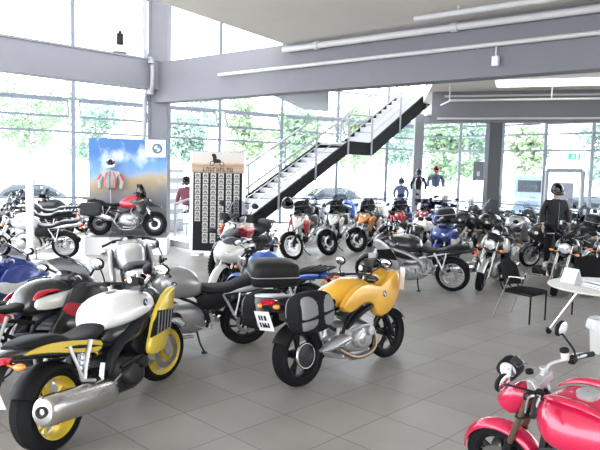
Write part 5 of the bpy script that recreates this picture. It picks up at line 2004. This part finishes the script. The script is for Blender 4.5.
Fa = adv('motorcycle', 'white and red enduro standing before the photo board', WHITEP, None, SATIN, 'wire', WHITEP, steer=-10, tankside=REDP)
Fa.put(front_px=(222, 281), heading=250)
Fa.root.scale = (1.08, 1.08, 1.08)
H = sport('motorcycle', 'white and red faired sports motorcycle with a black seat at the left', WHITEP, DKGREY, REDP, BLACKP, low=DKGREY, cowl=DKGREY)
H.put(loc=(-2.84, 5.25), heading=62)
G = sport('motorcycle', 'dark blue faired sports motorcycle cut by the left edge', BLUEP, None, WHITEP, BLACKP)
G.put(loc=(-4.05, 6.3), heading=55)
J = tourer('motorcycle', 'silver touring motorcycle with a grey screen behind the white and yellow one', SILVER, SCREEN, 1.26, False, False)
J.put(loc=(-2.0, 8.0), heading=110)
RTP = tourer('motorcycle', 'silver tourer with raised windscreen, third of the four screens before the dark column', SILVER, SCREEN, 1.52, False, True, group='motorcycles packed in the right half')
RTP.put(loc=(6.90, 18.45), heading=225)
S5 = kroad('motorcycle', 'silver long naked motorcycle parked side on in the middle right', DKGREY, BLACKP, SILVER, wheelm=ALU, muff=-1, framem=ALU, swingm=ALU, engm=CAST, style='turbine', wn=9, tailm=BLACKP, steer=8, radm=SILVER, slatm=BLACK, pegm=ALU)
S5.put(rear_px=(452, 291), heading=158)
S5.price_card(1.5, .22, .62, .14, .14, 100)
R6 = roadster('motorcycle', 'black roadster with cream tank sides and round chrome headlight facing the camera', BLACKP, wheelm=SATIN, light=True, forkl=STEEL, forku=STEEL, steer=6, fender=ALU, tailm=BLACKP, headm=CHROME)
R6.panels('tank_flank', [(.68, .76), (1.0, .74), (1.08, .88), (.96, 1.0), (.72, .94)], .205, .05, CREAM, kz=-.2)
R6.put(front_px=(479, 291), heading=238)
R7 = roadster('motorcycle', 'black roadster with small windscreen and round headlight beside the mannequin', BLACKP, wheelm=SATIN, forkl=STEEL, forku=STEEL, screen=SCREEN, steer=6, fender=BLACKP)
R7.put(loc=gp(553, 296) + Vector((.80, 1.27, 0)), heading=238)
M8 = magenta_roadster('motorcycle', 'bright magenta red roadster with black clocks cut by the lower right corner')
M8.put(loc=Vector((2.24, 2.84, 0)), heading=125, lean=-13)
M8.root.scale = (.92, .92, .92)

# left, before the glass
K = roadster('motorcycle', 'silver tanked cruiser with long chrome muffler before the left glass', SILVER, wheelm=ALU, style='wire', muff=-1, muffm=STEEL, barm=CHROME, rear_w=.16, seatm=SEATM, headz=.93)
K.put(rear_px=(66, 258), heading=186)
L1 = adv('motorcycle', 'black adventure motorcycle behind the white totem at the left edge', BLACKP, None, SATIN, 'cast', DKGREY)
L1.put(loc=(-6.35, 16.3), heading=195)
# red adventure bike on the podium
PB = adv('motorcycle', 'red adventure motorcycle with black side cases on the podium', REDP, None, SATIN, 'wire', BLACKP, panniers=True, casem=CASEG, tankside=BLACKP, muff=-1)
pb = PC + Vector((-.66, -.28, 0))
PB.put(loc=pb, heading=5)
PB.root.location.z = .44
PB.root.scale = (.9, .9, .9)
# row of enduros by the stairs, facing the camera
G1 = adv('motorcycle', 'white adventure motorcycle with white wire wheels nearest the stair in the row', WHITEP, None, WHITEP, 'wire', WHITEP, card=True, steer=-48, rf=.345, tankside=REDP)
G1.put(front_px=(291, 260), heading=262)
G2 = adv('motorcycle', 'black and white adventure motorcycle second from the stair in the row', BLACKP, None, SATIN, 'cast', WHITEP, card=True, steer=-48, topcase=False, tankside=WHITEP)
G2.put(front_px=(327, 255), heading=262)


def clone(src, label, loc=None, front=None, rear=None, heading=0, remap=None, group=None, wb=1.5, lean=-7, s=1.0):
    r_ = copy_tree(src.root, None, remap)
    r_['label'] = label
    if group:
        r_['group'] = group
    elif 'group' in r_:
        del r_['group']
    h = R(heading)
    d = Vector((cos(h), sin(h), 0))
    if loc is None:
        loc = gp(*rear) if rear else gp(*front) - d * src.wb
    r_.location = (loc[0], loc[1], 0)
    r_.rotation_euler = (R(lean), 0, h)
    return r_


RW = 'adventure motorcycles in the row by the stairs'
G1.root['group'] = RW
G2.root['group'] = RW
clone(G2, 'orange and black adventure motorcycle third from the stair in the row', front=(356, 252), heading=250, remap={BLACKP: BLACKP, WHITEP: ORANGEP}, group=RW)
clone(G2, 'dark red adventure motorcycle right of the orange one in the row', front=(388, 249), heading=250, remap={BLACKP: REDP, WHITEP: REDP}, group=RW)
clone(G2, 'dark red adventure motorcycle last in the row, beside the silver naked motorcycle', front=(417, 246), heading=250, remap={BLACKP: REDP, WHITEP: REDP}, group=RW)
clone(G2, 'black enduro with raised tail left of the mountain banner', loc=(-7.15, 20.4), heading=200, remap={WHITEP: BLACKP})
clone(L1, 'graphite adventure motorcycle at the left edge nearest the glass', loc=(-7.0, 18.2), heading=195, remap={BLACKP: DKGREY})

# touring bikes behind the row, tails and top cases towards the camera
T1 = tourer('motorcycle', 'black tourer with black top case behind the white adventure motorcycle', BLACKP, SMOKE, 1.45, True, True, group='tourers behind the row by the stairs', casem=CASEG)
T1.put(loc=(gx(308, 19.7), 19.7), heading=80)
RT = 'tourers behind the row by the stairs'
for x, y, lab, rm in (
        (gx(340, 20.7), 20.7, 'black tourer with black top case behind the black and white adventure motorcycle', {}),
        (gx(372, 21.7), 21.7, 'sand coloured tourer with dark top case behind the gap between orange and red adventure motorcycles', {BLACKP: CREAM}),
        (gx(404, 22.6), 22.6, 'dark blue tourer with dark top case behind the red adventure motorcycles', {BLACKP: BLUEP})):
    clone(T1, lab, loc=(x, y), heading=80, remap=rm, group=RT)
# back line along the glass
BL = 'motorcycles along the rear glass'
for px, Y, hd, src, lab, rm in (
        (322, 26.0, 250, RTP, 'silver screened tourer at the rear glass left, behind the black top cases', {}),
        (352, 26.7, 250, RTP, 'pale blue screened tourer at the rear glass under the stair landing', {SILVER: BLUEL}),
        (382, 27.3, 250, RTP, 'white screened tourer at the rear glass right of the stair landing', {SILVER: WHITEP}),
        (425, 26.0, 250, L1, 'black adventure motorcycle at the rear glass below the dark helmeted rider display', {}),
        (445, 23.8, 250, L1, 'blue adventure motorcycle at the rear glass below the red helmeted rider display', {BLACKP: BLUEP})):
    clone(src, lab, loc=(gx(px, Y), Y), heading=hd, remap=rm, group=BL)
# dense block on the right
RB = 'motorcycles packed in the right half'
for x, y, hd, src, lab, rm in (
        (2.9, 15.6, 240, B, 'black roadster with a cream case directly behind the silver naked motorcycle', {GREYP: BLACKP, SILVER: BLACKP, CASEG: CREAM}),
        (3.85, 15.4, 240, Es, 'blue faired motorcycle with white stripes behind the tail of the silver naked one', {WHITEP: BLUEP, BLUEP: WHITEP}),
        (4.1, 17.2, 87, T1, 'blue tourer with a wide black top case left of the raised windscreens', {BLACKP: BLUEP}),
        (5.66, 19.69, 225, RTP, 'graphite tourer with raised windscreen, leftmost of the four screens before the dark column', {SILVER: DKGREY}),
        (6.28, 19.07, 225, RTP, 'black tourer with raised windscreen, second of the four screens before the dark column', {SILVER: BLACKP}),
        (7.52, 17.83, 225, RTP, 'black tourer with raised windscreen, rightmost of the four screens by the dark column', {SILVER: BLACKP}),
        (5.2, 15.8, 240, Dk, 'graphite roadster with rear rack behind the round headlight roadster', {BLUEL: DKGREY}),
        (6.95, 15.4, 200, T1, 'dark grey tourer with a top case behind the mannequin', {BLACKP: DKGREY}),
        (8.6, 17.2, 200, L1, 'black adventure motorcycle behind the mannequin, below the rear door', {}),
        (7.9, 14.3, 200, K, 'silver cruiser side on immediately right of the mannequin', {}),
        (9.85, 18.75, 205, RTP, 'bronze grey screened tourer at the right edge below the rear glass', {SILVER: GREYP}),
        (7.3, 24.35, 225, RTP, 'dark tourer at the rear glass directly behind the dark column', {SILVER: DKGREY}),
        (7.9, 23.8, 225, RTP, 'black tourer at the rear glass below the van outside', {SILVER: BLACKP}),
        (8.9, 23.0, 225, RTP, 'graphite tourer at the rear glass left of the rear door', {SILVER: DKGREY}),
        (9.9, 22.1, 225, RTP, 'black tourer at the rear glass below the rear door', {SILVER: BLACKP}),
        (10.9, 21.2, 225, RTP, 'grey tourer at the rear glass right of the rear door', {SILVER: GREYP}),
        (6.2, 12.5, 238, R7, 'black roadster at the right edge behind the round table', {})):
    clone(src, lab, loc=(x, y), heading=hd, remap=rm, group=RB)

# helmet hung on the white enduro
r = empty('motorcycle_helmet', Vector((0, 0, 0)))
tag(r, 'black full face helmet hung on the handlebar of the white adventure motorcycle', 'helmet')
hl = gp(288, 202, 0)
hy = 15.4
r.location = (gx(287, hy), hy, 1.36)
helmet(r, 'helmet_shell', Vector((0, 0, 0)), BLACKP, SMOKE, r=.15)
MB().ell((0, .0, 0), (.12, .13, .13)).build('helmet_lining', FABB, r)

# ------------------------------------------------------------------ daylight and exposure
w = bpy.data.worlds.new('sky')
sc.world = w
w.use_nodes = True
nt = w.node_tree
bg = nt.nodes['Background']
tc = nt.nodes.new('ShaderNodeTexCoord')
sp = nt.nodes.new('ShaderNodeSeparateXYZ')
rp = nt.nodes.new('ShaderNodeValToRGB')
rp.color_ramp.elements[0].position = .45
rp.color_ramp.elements[0].color = (.80, .84, .90, 1)
rp.color_ramp.elements[1].position = .75
rp.color_ramp.elements[1].color = (.86, .93, 1.0, 1)
nt.links.new(tc.outputs['Generated'], sp.inputs[0])
nt.links.new(sp.outputs['Z'], rp.inputs[0])
nt.links.new(rp.outputs[0], bg.inputs[0])
bg.inputs[1].default_value = 6.0
sd = bpy.data.lights.new('sun', 'SUN')
so = bpy.data.objects.new('sun', sd)
col.objects.link(so)
sd.energy = 7.0
sd.angle = R(12)
so.rotation_euler = (R(48), 0, R(-150))
sc.view_settings.view_transform = 'Standard'
sc.view_settings.look = 'None'
sc.view_settings.gamma = 1
sc.view_settings.use_curve_mapping = False
sc.view_settings.exposure = .4
sc.cycles.use_denoising = True
sc.cycles.max_bounces = 10
sc.cycles.transparent_max_bounces = 24
sc.cycles.caustics_reflective = False
sc.cycles.caustics_refractive = False
sc.cycles.sample_clamp_indirect = 6
